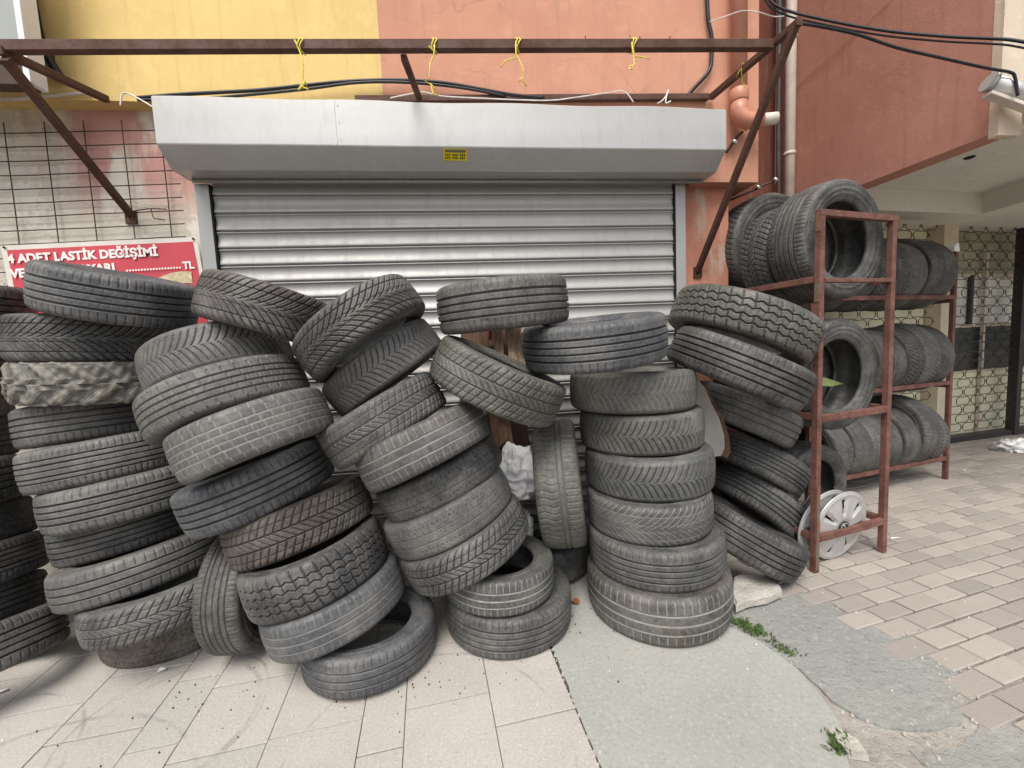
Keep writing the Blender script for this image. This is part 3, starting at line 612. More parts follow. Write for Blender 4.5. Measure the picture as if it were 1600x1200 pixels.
def smooth(pts, k=6):
    pts = [Vector(p) for p in pts]; out = []
    for i in range(len(pts)-1):
        p0, p1, p2, p3 = pts[max(i-1, 0)], pts[i], pts[i+1], pts[min(i+2, len(pts)-1)]
        for j in range(k):
            t = j/k; out.append(.5*((2*p1)+(p2-p0)*t+(2*p0-5*p1+4*p2-p3)*t*t+(3*p1-p0-3*p2+p3)*t**3))
    return out+[pts[-1]]
def cable(lab, pts, r, mt='cable', nm='cable', k=7):
    return tag(MB().tube(smooth(pts), r, k).build(nm, M[mt]), lab, nm)
def run(px, ya, yb): 
    a, b = px[0][0], px[-1][0]; return [on_y(x, y, ya+(yb-ya)*(x-a)/(b-a)) for x, y in px]
c1 = run([(1190, -25), (1205, 3), (1235, 18), (1285, 30), (1340, 41), (1400, 50), (1480, 57), (1545, 60), (1585, 63), (1640, 74)], 2.55, 1.86)
cable('thick black cable crossing the brick red wall high up to the cream corner', c1, .0080)
cable('second black cable hugging the upper thick cable on the brick red wall', [p+Vector((0, .014, -.016)) for p in c1], .005)
cable('black cable sloping from the canopy corner to the silver awning housing', run([(1247, 36), (1290, 43), (1340, 54), (1400, 74), (1460, 88), (1540, 106), (1578, 113), (1586, 122), (1590, 150)], 2.02, 1.92), .0070)
cable('black hose bending down the salmon wall beside the drain pipe', [on_y(a, b, 2.672) for a, b in ((1103, -60), (1105, 0), (1107, 33), (1112, 60), (1112, 90), (1107, 112), (1083, 139), (1074, 150))], .0125)
c2 = [on_y(a, b, 2.655) for a, b in ((215, 153), (290, 147), (400, 141), (470, 134), (545, 127), (620, 125), (690, 129), (750, 139), (800, 148), (850, 153))]
cable('black cable arching along the wall just above the shutter housing', c2, .010)
cable('thinner black cable running under the arched cable above the shutter housing', [on_y(a, b, 2.645) for a, b in ((215, 156), (300, 155), (400, 147), (480, 139), (560, 129), (640, 129), (720, 137), (790, 150))], .008)
cable('white wire slung loosely along the wall rail above the shutter', [on_y(a, b, 2.63) for a, b in ((610, 153), (640, 147), (662, 144), (690, 150), (740, 153), (850, 157), (900, 152), (950, 145), (975, 143), (990, 160))], .0035, 'white_wire', 'wire')
cable('white wire bent over the left end of the shutter housing', [on_y(a, b, 2.62) for a, b in ((188, 165), (191, 148), (200, 146), (220, 156), (240, 168))], .004, 'white_wire', 'wire')
cable('pale wire crossing the drain pipe near the top of the salmon wall', [on_y(a, b, 2.56) for a, b in ((1109, 34), (1135, 25), (1160, 17), (1185, 19), (1210, 26), (1232, 24))], .003, 'white_wire', 'wire')
cable('white cord tied round the end of the wall rail above the housing', [on_y(a, b, 2.64) for a, b in ((1027, 162), (1036, 156), (1043, 146), (1044, 141), (1040, 160), (1048, 158))], .004, 'white_wire', 'wire')
cable('cream plastic trunking along the foot of the yellow wall', [on_y(a, b, 2.685) for a, b in ((-30, 156), (20, 155), (70, 151), (140, 145))], .009, 'pvc_white', 'trunking')
tag(MB().tube([on_x(1232, 148, 2.993), on_x(1300, 86, 2.990), on_x(1398, -8, 2.993)], .0022, 4).build('wire', M['pvc_red']), 'thin pinkish wire slanting up across the brick red wall', 'wire')
def fit(name, lab, pts, r):
    f = thing(name, lab, 'fitting', pts[0]); mb = MB()
    mb.tube(pts, r, 10); P(mb, 'bracket', 'wire_rust', f)
    for p, rr in ((pts[0], .018), (pts[len(pts)//2], .02)):
        mb = MB(); mb.tube([Vector(p)+Vector((0, -.02, 0)), Vector(p)+Vector((.01, -.03, .012))], rr, 8); P(mb, 'clip', 'steel_light', f)
fit('pipe_bracket', 'rusty bracket with pale clips under the drain pipe elbow', [on_y(a, b, 2.68) for a, b in ((1160, 206), (1150, 216), (1143, 226), (1135, 238))], .009)
fit('pipe_bracket', 'white hose joint above the tyres of the rack, under the conduit', [on_y(a, b, 2.9) for a, b in ((1207, 284), (1196, 288), (1180, 296), (1140, 313))], .008)
# ------------------------------------------------------------------ wire mesh, banner, air conditioner
wm = thing('wire_mesh_panel', 'rusted wire mesh panel fixed to the peeling white wall', 'mesh panel', (-1.9, 2.775, 2.4))
mb = MB(); ang = math.radians(2.0); o3 = Vector((-1.60, 2.772, 2.80))
def wpt(x, z): return o3+Vector((x*math.cos(ang)+z*math.sin(ang)*.3, .006*noise.noise((x*2, z*2, 0)), z+x*math.sin(ang)))
for i in range(14): mb.tube([wpt(x, -.03-i*.0775+.004*noise.noise((x*3, i, 0))) for x in np.linspace(-1.9, -.02+.02*noise.noise((i, 0, 4)), 16)], .0034, 5)
for i in range(9): mb.tube([wpt(-.10-i*.205+.006*noise.noise((i, k, 2)), z) for k, z in enumerate(np.linspace(.03, -1.08, 12))], .0032, 5)
mb.tube(smooth([on_y(208, 330, 2.765), on_y(225, 327, 2.76), on_y(240, 326, 2.76), on_y(260, 327, 2.765)]), .0035, 5); mb.tube(smooth([on_y(236, 326, 2.765), on_y(240, 340, 2.75), on_y(248, 342, 2.75), on_y(258, 344, 2.765)]), .003, 5)
P(mb, 'wire_grid', 'wire_rust', wm)
TL, TRc = Vector((-2.60, 2.745, 2.106)), Vector((-1.556, 2.745, 2.141)); bx = (TRc-TL).normalized(); bz = Vector((-bx.z, 0, bx.x))
bn = thing('banner', 'red tyre service banner with white lettering hung below the wire mesh', 'banner', TL)
bw = (TRc-TL).length; bh = .60
def bp(u, v): 
    p = TL+bx*(bw*u)-bz*(bh*v); return Vector((p.x-.03*v*(u > .5)*(-1), p.y+.002*math.sin(u*9+v*3)+.002*noise.noise((u*5, v*4, 1)), p.z))
P(MB().grid(lambda u, v: bp(u, v), 40, 20), 'fabric', 'banner_white', bn)
P(MB().grid(lambda u, v: bp(.028+u*.95, .045+v*.92)-Vector((0, .0022, 0)), 40, 20), 'red_field', 'banner_red', bn)
def text(body, a, b, parent, mt, Y=2.7375, h=None, bold=.012):
    """body lettered from pixel a to pixel b (baseline) on the banner's plane"""
    cu = bpy.data.curves.new('lettering', 'FONT'); cu.body = body; cu.size = 1; cu.offset = bold; cu.extrude = .004; cu.resolution_u = 3
    ob = bpy.data.objects.new('tmp', cu); COL.objects.link(ob); bpy.context.view_layer.update()
    me = bpy.data.meshes.new_from_object(ob.evaluated_get(bpy.context.evaluated_depsgraph_get())); bpy.data.objects.remove(ob)
    co_ = np.array([v.co[:] for v in me.vertices]); w = co_[:, 0].max()-co_[:, 0].min(); A, B = on_y(*a, Y), on_y(*b, Y); X_ = (B-A); L = X_.length; X_.normalize(); Zv = Vector((-X_.z, 0, X_.x))
    s = L/w; sh_ = (h or 1)*s; x_min = co_[:, 0].min()
    for v in me.vertices:
        c = v.co; p = A+X_*((c.x-x_min)*s)+Zv*(c.y*sh_)+Vector((0, -c.z*.1, 0)); v.co = p-parent.location
    me.materials.clear(); me.materials.append(M[mt]); me.update()
    o = bpy.data.objects.new('lettering', me); COL.objects.link(o); o.parent = parent; return o
text('4 ADET LASTİK DEĞİŞİMİ', (12, 411), (247, 399), bn, 'print_white', h=1.0, bold=.045)
text('VE BALANS AYARI', (16, 434), (180, 424), bn, 'print_white', h=1.0, bold=.045)
text('...................', (197, 424), (283, 419), bn, 'print_white', h=1.0, bold=.02)
text('TL', (286, 420), (304, 419), bn, 'print_white', h=1.05, bold=.045)
cc = on_y(292, 462, 2.738); mb = MB(); k = 28
V = []; 
for i in range(k+1):
    a = PI*i/k; V += [(cc.x+.235*math.cos(a)*.95, 2.7385, cc.z+.145*math.sin(a)), (cc.x+.15*math.cos(a), 2.7385, cc.z+.075*math.sin(a))]
V = [(min(x, -1.60), y, z) for x, y, z in V]
mb.add(V, [(2*i, 2*i+1, 2*i+3, 2*i+2) for i in range(k)]); P(mb, 'printed_tyre', 'print_beige', bn)
for p in (bp(.985, .02), bp(.02, .02)): P(MB().tube([p+Vector((0, -.004, 0)), p+Vector((0, -.008, 0))], .007, 10), 'eyelet', 'ink', bn)
ac = thing('metal_cabinet', 'grey metal cabinet with a white edge at the top corner of the yellow wall', 'cabinet', (-2.3, 2.5, 2.9))
xe, zc = on_y(40, 60, 2.42).x, on_y(40, 128, 2.42).z
P(MB().box(xe-.9, 2.42, zc+.10, xe-.028, 2.50, 3.9), 'casing', 'ac', ac)
P(MB().box(xe-.0275, 2.415, zc, xe, 2.505, 3.9), 'side_panel', 'ac_white', ac)
P(MB().box(xe-.9, 2.43, zc-.005, xe-.0285, 2.50, zc+.085), 'base', 'wire_rust', ac)
P(MB().bar((xe-.12, 2.502, zc+.3), (xe-.12, 2.699, zc+.3), .03), 'bracket', 'wire_rust', ac)
tag(MB().tube(smooth([on_y(a_, b_2, 2.665) for a_, b_2 in ((40, -40), (50, 10), (58, 50), (68, 80), (82, 104), (96, 124))]), .026, 9).build('insulated_hose', M['cable']), 'black insulated hose behind the grey cabinet on the yellow wall', 'hose')
# ------------------------------------------------------------------ neighbouring building with its overhanging bay
nb = thing('neighbour_building', 'brick red bay with grey soffit over a grilled shop front', 'building', (3.0, 2.05, 0))
BX = 3.0
P(MB().add([(BX, 2.07, 2.452), (BX+.15, 2.07, 2.452), (BX+.15, 3.66, 2.49), (BX, 3.66, 2.49), (BX, 2.07, 7.5), (BX+.15, 2.07, 7.5), (BX+.15, 3.66, 7.5), (BX, 3.66, 7.5)],
    [(0, 3, 2, 1), (4, 5, 6, 7), (0, 1, 5, 4), (1, 2, 6, 5), (2, 3, 7, 6), (3, 0, 4, 7)]), 'bay_wall', 'bay_red', nb)
P(MB().box(BX-.002, 2.025, 2.43, BX+.145, 2.0695, 7.5), 'corner_trim', 'cream', nb)
P(MB().box(BX+.1455, 2.04, 2.60, 13.5, 2.2, 7.5), 'front_wall', 'cream', nb)
P(MB().box(BX+.151, 2.201, 2.56, 13.5, 5.4, 2.66), 'soffit', 'soffit', nb)
p = on_z(1515, 246, 2.558); P(MB().tube([(p.x, p.y, 2.559), (p.x, p.y, 2.552)], [.032, .024], 12), 'soffit_lamp', 'dark_gap', nb)
bl, br = on_y(1352, 327, 3.08), on_y(1533, 335, 3.22); zb = .5*(bl.z+br.z); be = on_z(1604, 314, zb)
mb = MB(); up_ = Vector((0, 0, 2.559-zb)); dpth = Vector((0, .2, 0))
mb.prism([Vector((bl.x-.3, bl.y-.03, zb)), Vector((br.x, br.y, zb)), Vector((br.x, br.y+.2, zb)), Vector((bl.x-.3, bl.y+.17, zb))], up_); P(mb, 'beam', 'beam', nb)
e2 = (be-br); e2.z = 0; e2 = e2.normalized(); far = Vector((br.x, br.y, zb))+e2*2.2
mb = MB().prism([Vector((br.x+.001, br.y-.001, zb)), far, far+Vector((.2, .1, 0)), Vector((br.x+.2, br.y+.12, zb))], up_); P(mb, 'beam', 'beam', nb)
# awning cassette at the bay's lower corner
aw = thing('awning_housing', 'silver awning housing at the cream corner under the black cables', 'awning housing', (3.1, 2.0, 2.6))
a0, a1 = on_y(1546, 128, 1.985), on_y(1606, 150, 1.95)
P(MB().tube([a0, a1, a1+(a1-a0)*3], .042, 18), 'roller', 'steel_light', aw)
P(MB().tube([a0-(a1-a0).normalized()*.006, a0+(a1-a0).normalized()*.012], .047, 18), 'end_cap', 'guide', aw)
P(MB().bar(a0+Vector((-.01, .0, -.062)), a1+(a1-a0)*3+Vector((0, 0, -.062)), .05, .02), 'front_bar', 'pvc_white', aw)
# grilled shop front
GO = Vector((5.90, 4.262, 0)); GX = Vector((.993, .118, 0)).normalized(); GY = Vector((-GX.y, GX.x, 0))
def G(s, z, d=0.): return GO+GX*s+GY*d+UP*z
def gpix(px, py, d=0.):
    dr = Vector(ray(px, py)); o = Vector((0, 0, CAMH)); t = ((GO+GY*d)-o).dot(GY)/dr.dot(GY); p = o+dr*t; return (p-GO).dot(GX), p.z
def slab_(s0, z0, s1, z1, d0, d1): return MB().prism([G(s0, z0, d0), G(s1, z0, d0), G(s1, z0, d1), G(s0, z0, d1)], UP*(z1-z0))
s_post0, s_post1 = gpix(1459, 520)[0], gpix(1481, 520)[0]; s_dark = gpix(1585, 520)[0]
z_y = gpix(1540, 578, .15)[1]; z_m = gpix(1540, 508, .15)[1]; z_u = gpix(1540, 430, .15)[1]
P(slab_(-4.2, -.02, s_post0, 2.6, .22, .4), 'back_wall', 'dark_frame', nb)
P(slab_(s_post0, -.02, s_post1, 2.6, -.06, .16), 'shop_post', 'shop_post', nb)
P(slab_(s_post1, .0, 7.0, z_y, .15, .2), 'lower_panel', 'shop_yellow', nb)
P(slab_(s_post1, z_y, 7.0, z_m, .17, .2), 'window_pane', 'shop_glass', nb)
P(slab_(s_post1, z_m, 7.0, z_u, .17, .2), 'upper_panel', 'shop_pale', nb); P(slab_(s_post1, z_u, 7.0, 2.75, .17, .2), 'upper_panel', 'shop_dim', nb); P(slab_(-4.2, 2.6, 7.0, 2.9, -.03, .2), 'shop_header', 'dark_frame', nb)
for zz in (z_y, z_m, z_u): P(slab_(s_post1, zz-.018, 7.0, zz+.018, .14, .166), 'window_bar', 'shop_post', nb)
for sx in (.42, 1.55): P(slab_(sx, z_m+.02, sx+.05, z_u, .13, .165), 'mullion', 'dark_frame', nb)
for sx in (.62,): P(slab_(sx, 0, sx+.03, 2.3, .10, .135), 'mullion', 'pvc_white', nb)
P(slab_(s_dark-.035, 0, s_dark+.045, 2.6, -.07, .02), 'frame_post', 'dark_frame', nb)
P(slab_(s_post1+.001, .0, 7.0, .07, -.05, .05), 'threshold', 'dark_frame', nb)
def lattice(s0, s1, z0, z1, cw, ch):
    mb = MB()
    for j in range(int((z1-z0)/ch)+1):
        z = z0+(j+.5)*ch; x = s0+(.5+(j % 2)*.5)*cw
        while x+cw*.5 < s1:
            mb.tube([G(x+a*cw, z+h*ch, -.02) for a, h in ((-.32, .44), (.32, .44), (.44, .2), (.44, -.2), (.32, -.44), (-.32, -.44), (-.44, -.2), (-.44, .2))], .0045, 4, True)
            mb.tube([G(x+.43*cw, z+.02*ch, -.02), G(x+.57*cw, z+.02*ch, -.02)], .005, 4)
            x += cw
    return mb
P(lattice(s_post1+.02, 6.9, .12, 2.56, .25, .108), 'security_grille', 'lattice', nb)
P(lattice(-3.2, s_post0-.02, .12, 2.5, .25, .108), 'security_grille', 'lattice', nb)
P(slab_(-3.2, .05, s_post0-.01, 2.6, .1, .15), 'side_window', 'shop_yellow', nb)
# ------------------------------------------------------------------ ground
gd = struct(MB().add([(-40, -40, -.035), (40, -40, -.035), (40, 40, -.035), (-40, 40, -.035)], [(0, 1, 2, 3)]).build('ground', M['dirt']))
def inside(p, poly):
    x, y = p; r = False; n = len(poly)
    for i in range(n):
        (x1, y1), (x2, y2) = poly[i], poly[i-1]
        if (y1 > y) != (y2 > y) and x < (x2-x1)*(y-y1)/(y2-y1)+x1: r = not r
    return r
def blocks(name, mat, items, gap, bev, tone=True):
    """items: (cx, cy, ux, uy, half-length, half-width, z, tilt-x, tilt-y)"""
    V, F, tn = [], [], []
    for cx, cy, ux, uy, a, b, z, tx, ty in items:
        a -= gap/2; b -= gap/2; o = len(V); t = random.random()
        for k, (sa, sb, dz) in enumerate([(a, b, -.03), (a, b, -bev), (a-bev, b-bev, 0)]):
            for sx, sy in ((-1, -1), (1, -1), (1, 1), (-1, 1)):
                lx, ly = sx*sa, sy*sb; V.append((cx+ux*lx-uy*ly, cy+uy*lx+ux*ly, z+dz+tx*lx+ty*ly))
        for r in (0, 4):
            for k in range(4): F.append((o+r+k, o+r+(k+1) % 4, o+r+4+(k+1) % 4, o+r+4+k))
        F.append((o+8, o+9, o+10, o+11)); tn += [t]*9
    mb = MB(); mb.v = V; mb.f = F; mb.sm = [False]*len(F); ob = mb.build(name, M[mat], None, False)
    at = ob.data.attributes.new('tone', 'FLOAT', 'FACE'); at.data.foreach_set('value', tn); return struct(ob)
CIRC = (.80, 1.43, .505)
conc = [(.60, -1.5), (.445, .5), (.377, 1.19), (.351, 1.5), (.338, 1.75), (.40, 2.0), (.50, 2.3), (.56, 2.79), (1.3, 2.79), (1.22, 2.0), (1.17, 1.78)]
conc += [(CIRC[0]+CIRC[2]*math.cos(a), CIRC[1]+CIRC[2]*math.sin(a)*(1 if a > -.3 else 1)) for a in np.linspace(.55, -1.15, 18)]+[(.93, .9), (.85, .5), (.98, -1.5)]
ro1 = [(1.20, 1.76), (1.36, 1.92), (1.55, 1.99), (1.70, 1.95), (1.84, 1.86), (1.80, 1.75), (1.92, 1.64), (1.955, 1.52), (1.88, 1.45), (1.95, 1.35), (1.86, 1.29), (1.765, 1.24), (1.75, 1.19), (1.64, 1.135), (1.55, 1.135), (1.47, 1.15), (1.40, 1.17), (1.345, 1.22), (1.32, 1.30), (1.322, 1.43), (1.28, 1.58)]
ro2 = [(1.40, 1.09), (1.50, 1.065), (1.60, 1.08), (1.70, 1.12), (1.80, 1.16), (1.86, 1.12), (1.83, 1.02), (1.9, .9), (2.0, .5), (2.2, -1.5), (1.05, -1.5), (1.2, .5), (1.33, .9)]
def jag(poly, amp, step=.03):
    out = []
    for i in range(len(poly)):
        a, b = Vector((*poly[i], 0)), Vector((*poly[(i+1) % len(poly)], 0)); n = max(1, int((b-a).length/step))
        for k in range(n):
            p = a.lerp(b, k/n); f = 14
            out.append((p.x+amp*noise.noise((p.x*f, p.y*f, 1)), p.y+amp*noise.noise((p.x*f, p.y*f, 7))))
    return out
def patch(name, mat, poly, z, bev=.006, amp=.012, rel=0.):
    import bmesh
    pl = jag(poly, amp); n = len(pl); bm = bmesh.new()
    c = Vector((sum(p[0] for p in pl)/n, sum(p[1] for p in pl)/n, 0))
    vs = [bm.verts.new((x, y, z)) for x, y in pl]; f = bm.faces.new(vs)
    r = bmesh.ops.inset_region(bm, faces=[f], thickness=bev); f = f if f.is_valid else None
    for v in vs: v.co.z = z-bev
    bmesh.ops.triangulate(bm, faces=[x for x in bm.faces if len(x.verts) > 4])
    e = [x for x in bm.edges if all(v in vs for v in x.verts) and len(x.link_faces) == 1]
    g = bmesh.ops.extrude_edge_only(bm, edges=e)
    for v in [x for x in g['geom'] if isinstance(x, bmesh.types.BMVert)]: v.co.z = -.034
    bmesh.ops.recalc_face_normals(bm, faces=bm.faces)
    me = bpy.data.meshes.new(name); bm.to_mesh(me); bm.free(); me.materials.append(M[mat])
    o = bpy.data.objects.new(name, me); COL.objects.link(o); return struct(o)
patch('pavement_concrete', 'concrete', conc, .004, .005, .010)
patch('pavement_patch', 'rough', ro1, .007, .010, .012)
patch('pavement_patch', 'rough', ro2, .003, .010, .022)
# large tiles in front of the stacks
ang = math.radians(5); tx_, ty_ = math.cos(ang), math.sin(ang); it = []
bd = [.345, .035, -.295, -.455, -.785, -1.11, -1.285, -1.61, -1.94, -2.27, -2.43, -2.76, -3.09, -3.42, -3.75]
offs = [1.41, 1.54, 1.37, 1.50, 1.46, 1.52, 1.61, 1.78, 1.66, 1.6, 1.72, 1.55, 1.7, 1.6]
for k in range(len(bd)-1):
    wd = bd[k]-bd[k+1]; xc = (bd[k]+bd[k+1])/2; ln = .33
    for r in range(-12, 5):
        yc = offs[k]+r*ln+ln/2; cx = xc-(yc-1.5)*ty_; cy = yc
        if cy > 2.85: continue
        it.append((cx, cy, tx_, ty_, wd/2/1., ln/2, random.uniform(-.0012, .0012), random.uniform(-.004, .004), random.uniform(-.004, .004)))
blocks('pavement_tiles', 'tile', it, .0035, .0018)
# concrete pavers
ang = math.radians(9); px_, py_ = math.cos(ang), math.sin(ang); it = []
for j in range(-38, 44):
    for i in range(-14, 56):
        lx = (i+.5*(j % 2))*.2; ly = j*.1; cx = 1.96+px_*lx-py_*ly+px_*.1-py_*(-.05)*1; cy = 1.54+py_*lx+px_*ly+py_*.1-px_*.05
        if cy > 4.35+.11*(cx-5.9) or cx < 1.2 or cx > 12.5 or (cx < 1.31 and cy < 2.1): continue
        if cx < 1.95 and cy > 3.3: continue
        cs = [(cx+px_*a-py_*b, cy+py_*a+px_*b) for a, b in ((0, 0), (.085, .035), (-.085, .035), (-.085, -.035), (.085, -.035))]
        if any(inside(c, conc) for c in cs) or all(inside(c, ro1) for c in cs) or all(inside(c, ro2) for c in cs): continue
        if math.hypot(cx-CIRC[0], cy-CIRC[1]) < CIRC[2]+.13 and cy < 1.8: continue
        if cx < 1.75 and cy < 1.35: continue
        it.append((cx, cy, px_, py_, .1, .05, random.uniform(-.003, .0025), random.uniform(-.02, .02), random.uniform(-.03, .03)))
blocks('pavement_pavers', 'paver', it, .0085, .004)
# crumbs, chips and gravel along the broken edges
def chips(name, mat, pts, r0, r1):
    mb = MB()
    for x, y, z in pts:
        r = random.uniform(r0, r1); k = 5; v = [(x+r*random.uniform(.6, 1.2)*math.cos(2*PI*i/k), y+r*random.uniform(.6, 1.2)*math.sin(2*PI*i/k), z-.004) for i in range(k)]
        v += [(x+(a-x)*.55, y+(b-y)*.55, z+r*random.uniform(.3, .8)) for a, b, _ in v]
        mb.add(v, [tuple(range(5, 10))]+[(i, (i+1) % k, k+(i+1) % k, k+i) for i in range(k)])
    o = mb.build(name, M[mat], None, False); o['kind'] = 'stuff'; return o
pts = []
for poly, amp, nn in ((ro1, .022, 260), (ro2, .02, 90)):
    pl = jag(poly, .02)
    for _ in range(nn):
        p = random.choice(pl); pts.append((p[0]+random.gauss(0, amp), p[1]+random.gauss(0, amp), -.012+random.uniform(-.01, .012)))
for _ in range(130):
    y = random.uniform(.9, 2.0); pts.append((.345-(y-1.5)*.088+.008+random.gauss(0, .012), y, -.002))
chips('gravel', 'tile', [(x, y, z) for x, y, z in pts], .003, .009)
pts = []
for cx, cy, sx, sy, nn in ((-.45, 1.62, .2, .06, 40), (-1.15, 1.75, .16, .07, 45), (-.15, 1.72, .2, .05, 40), (-1.0, 1.55, .5, .2, 60), (.75, 1.35, .3, .25, 40), (2.6, 1.9, .6, .5, 50), (-.3, 1.9, .5, .2, 50), (.55, 1.9, .1, .15, 40)):
    for _ in range(nn): pts.append((cx+random.gauss(0, sx), cy+random.gauss(0, sy), .004))
chips('debris', 'debris_dark', [q for q in pts if random.random() < .32], .0015, .0042)
pts = [(random.uniform(-2, 3.2), random.uniform(1.2, 2.2), .005) for _ in range(45)]
chips('litter', 'paper', pts, .0015, .004)
pt = on_y(1240, 1000, 1.6)
struct(MB().grid(lambda u, v: (1.12+u*1.0, .95+v*1.12, -.012+.010*noise.noise((u*9, v*7, 3))), 24, 18).build('dirt', M['rubble'], None, False))
# ------------------------------------------------------------------ small things
def blob(name, lab, cat, loc, sx, sy, sz, mat, seed, amp=.5, f=2.2, n=36, fold=True):
    mb = MB(); V = []
    for j in range(n+1):
        for i in range(n):
            th, ph = 2*PI*i/n, PI*j/n; d = Vector((math.sin(ph)*math.cos(th), math.sin(ph)*math.sin(th), math.cos(ph)))
            q_ = d*f+Vector((seed, seed*2, 0)); w = noise.noise(q_)+.5*noise.noise(q_*2.3)
            if fold: w = w*.5-abs(noise.noise(q_*1.5+Vector((5, 1, 2))))*1.1-.22*abs(noise.noise(q_*3.7))
            r = 1+amp*w; V.append((d.x*sx*r, d.y*sy*r, max(d.z*sz*r, -sz*.55)))
    mb.add(V, [(j*n+i, j*n+(i+1) % n, (j+1)*n+(i+1) % n, (j+1)*n+i) for j in range(n) for i in range(n)], True)
    o = mb.build(name, M[mat]); o.location = loc; return tag(o, lab, cat)
p = on_y(808, 745, 2.27); blob('plastic_bag', 'crumpled white plastic bag stuffed between the middle stacks', 'bag', p, .15, .11, .19, 'bag', 3.1, .5, 1.9, 72)
p = on_y(822, 825, 2.40); blob('plastic_bag', 'white plastic scrap hanging below the crumpled bag beside the standing tyre', 'bag', p, .05, .05, .13, 'bag', 9.4, .5, 2.4)
p = on_z(1590, 699, .03); blob('plastic_bag', 'white plastic bag lying on the pavers before the shop grille', 'bag', p, .26, .16, .10, 'bag', 5.2, .5, 2.4, 48)
# stone slab
sl = [on_z(x, y, .058) for x, y in ((1146, 900), (1160, 893), (1195, 898), (1219, 912), (1222, 920), (1200, 930), (1168, 936), (1150, 944), (1142, 930))]
mb = MB(); n = len(sl); cs = sum(sl, Vector())/n
mb.add([p_+Vector((0, 0, -.045)) for p_ in sl]+[p_+Vector((0, 0, -.012)) for p_ in sl]+[p_.lerp(cs, .08)+Vector((0, 0, .004*math.sin(i*2))) for i, p_ in enumerate(sl)],
       [tuple(range(2*n, 3*n)), tuple(range(n))[::-1]]+[(k*n+i, k*n+(i+1) % n, (k+1)*n+(i+1) % n, (k+1)*n+i) for k in (0, 1) for i in range(n)])
tag(mb.build('stone_slab', M['stone']), 'broken pale stone slab under the dark tilted tyre', 'stone')
p = on_z(1325, 1165, .0)
mb = MB()
mb.prism([(p.x+a, p.y+b, -.01) for a, b in ((-.03, -.03), (.025, -.05), (.04, .0), (.01, .06), (-.025, .05))], (0, .004, .022)); tag(mb.build('stone_chip', M['stone']), 'pale broken stone chip beside the round concrete edge', 'stone')
# grey board with torn brown edge
def wall_poly(px, Y0, Y1): return [on_y(x, y, Y0+(Y1-Y0)*i/(len(px)-1)) for i, (x, y) in enumerate(px)]
bd_ = thing('torn_board', 'grey board with a torn brown edge wedged between the upright and the tilted stacks', 'board', on_y(1110, 660, 2.30))
YB = 2.22
po = [on_y(x, y, YB) for x, y in ((1086, 590), (1104, 607), (1112, 630), (1124, 652), (1132, 680), (1134, 700), (1128, 712), (1112, 714), (1085, 712))]
P(MB().prism(po, (0, .012, 0)), 'sheet', 'card_grey', bd_)
ed = [on_y(x, y, YB-.004) for x, y in ((1098, 596), (1108, 607), (1117, 630), (1131, 655), (1139, 682), (1142, 706), (1136, 716), (1128, 712), (1134, 700), (1132, 680), (1124, 652), (1112, 630), (1104, 607))]
mb = MB().prism([e_+Vector((.005*noise.noise((i*1.3, 0, 0)), 0, .006*noise.noise((i*2.1, 4, 0)))) for i, e_ in enumerate(ed)], (0, .02, 0)); P(mb, 'torn_edge', 'card_brown', bd_)
# broken planks behind the middle
def plank(lab, a, b, Ya, Yb, w, t, mt):
    A, B = on_y(*a, Ya), on_y(*b, Yb); mb = MB(); n = 10; d = (B-A).normalized(); sx = d.cross(Vector((0, 1, 0))).normalized(); V = []
    for i in range(n+1):
        c = A.lerp(B, i/n); e = 1+.18*noise.noise((i*.9, A.x*9, 1)); k = .5*abs(noise.noise((i*2.2, 1, A.x*5)))*(i in (0, n))
        for s_, q_ in ((-1, -1), (-.2, -1.15), (.5, -.9), (1, -1), (1, 1), (-1, 1)): V.append(c+sx*(w/2*s_*e)+Vector((0, t/2*q_, 0))+d*(.05*noise.noise((s_*3, A.x*7, i)) if i in (0, n) else 0))
    mb.add(V, [(i*6+j, i*6+(j+1) % 6, (i+1)*6+(j+1) % 6, (i+1)*6+j) for i in range(n) for j in range(6)]+[tuple(range(6))[::-1], tuple(range(n*6, n*6+6))])
    return tag(mb.build('wood_plank', M[mt]), lab, 'plank', 'broken planks behind the middle tyres')
plank('pale split plank leaning behind the brown stained sloping tyre', (812, 640), (794, 500), 2.36, 2.44, .05, .03, 'wood_light')
plank('darker split plank beside the pale one behind the sloping tyre', (786, 640), (776, 505), 2.37, 2.46, .055, .03, 'wood_light')
plank('dark brown broken plank whose end shows under the sloping tyre', (786, 692), (764, 545), 2.30, 2.44, .11, .035, 'wood_dark')
plank('narrow pale splinter at the edge of the split planks nearest the upright stack', (818, 600), (806, 506), 2.40, 2.46, .035, .03, 'wood_light')
plank('wide dark board standing behind the split planks', (795, 700), (782, 495), 2.47, 2.56, .26, .025, 'wood_dark')
plank('added dark plank standing in for the shade left of the split planks', (738, 640), (740, 495), 2.50, 2.58, .16, .03, 'wood_dark')  # added plank, its dark colour fills in for shade behind the tyres
p = on_y(766, 524, 2.42); tag(MB().prism([p+Vector((-.012, 0, -.03)), p+Vector((.012, 0, -.025)), p+Vector((.014, 0, .02)), p+Vector((-.008, 0, .03))], (0, .006, 0)).build('plastic_scrap', M['banner_red']), 'small red plastic scrap beside the split planks', 'scrap')
# green sheet in the middle shelf tyre
p = RK(.12, .03, 1.02)
tag(MB().prism([on_y(1286, 590, 2.30), on_y(1318, 600, 2.36), on_y(1300, 604, 2.25), on_y(1284, 603, 2.22)], (0, .0, .004)).build('plastic_sheet', M['green_sheet']), 'green plastic sheet lying inside the middle shelf tyre', 'sheet')
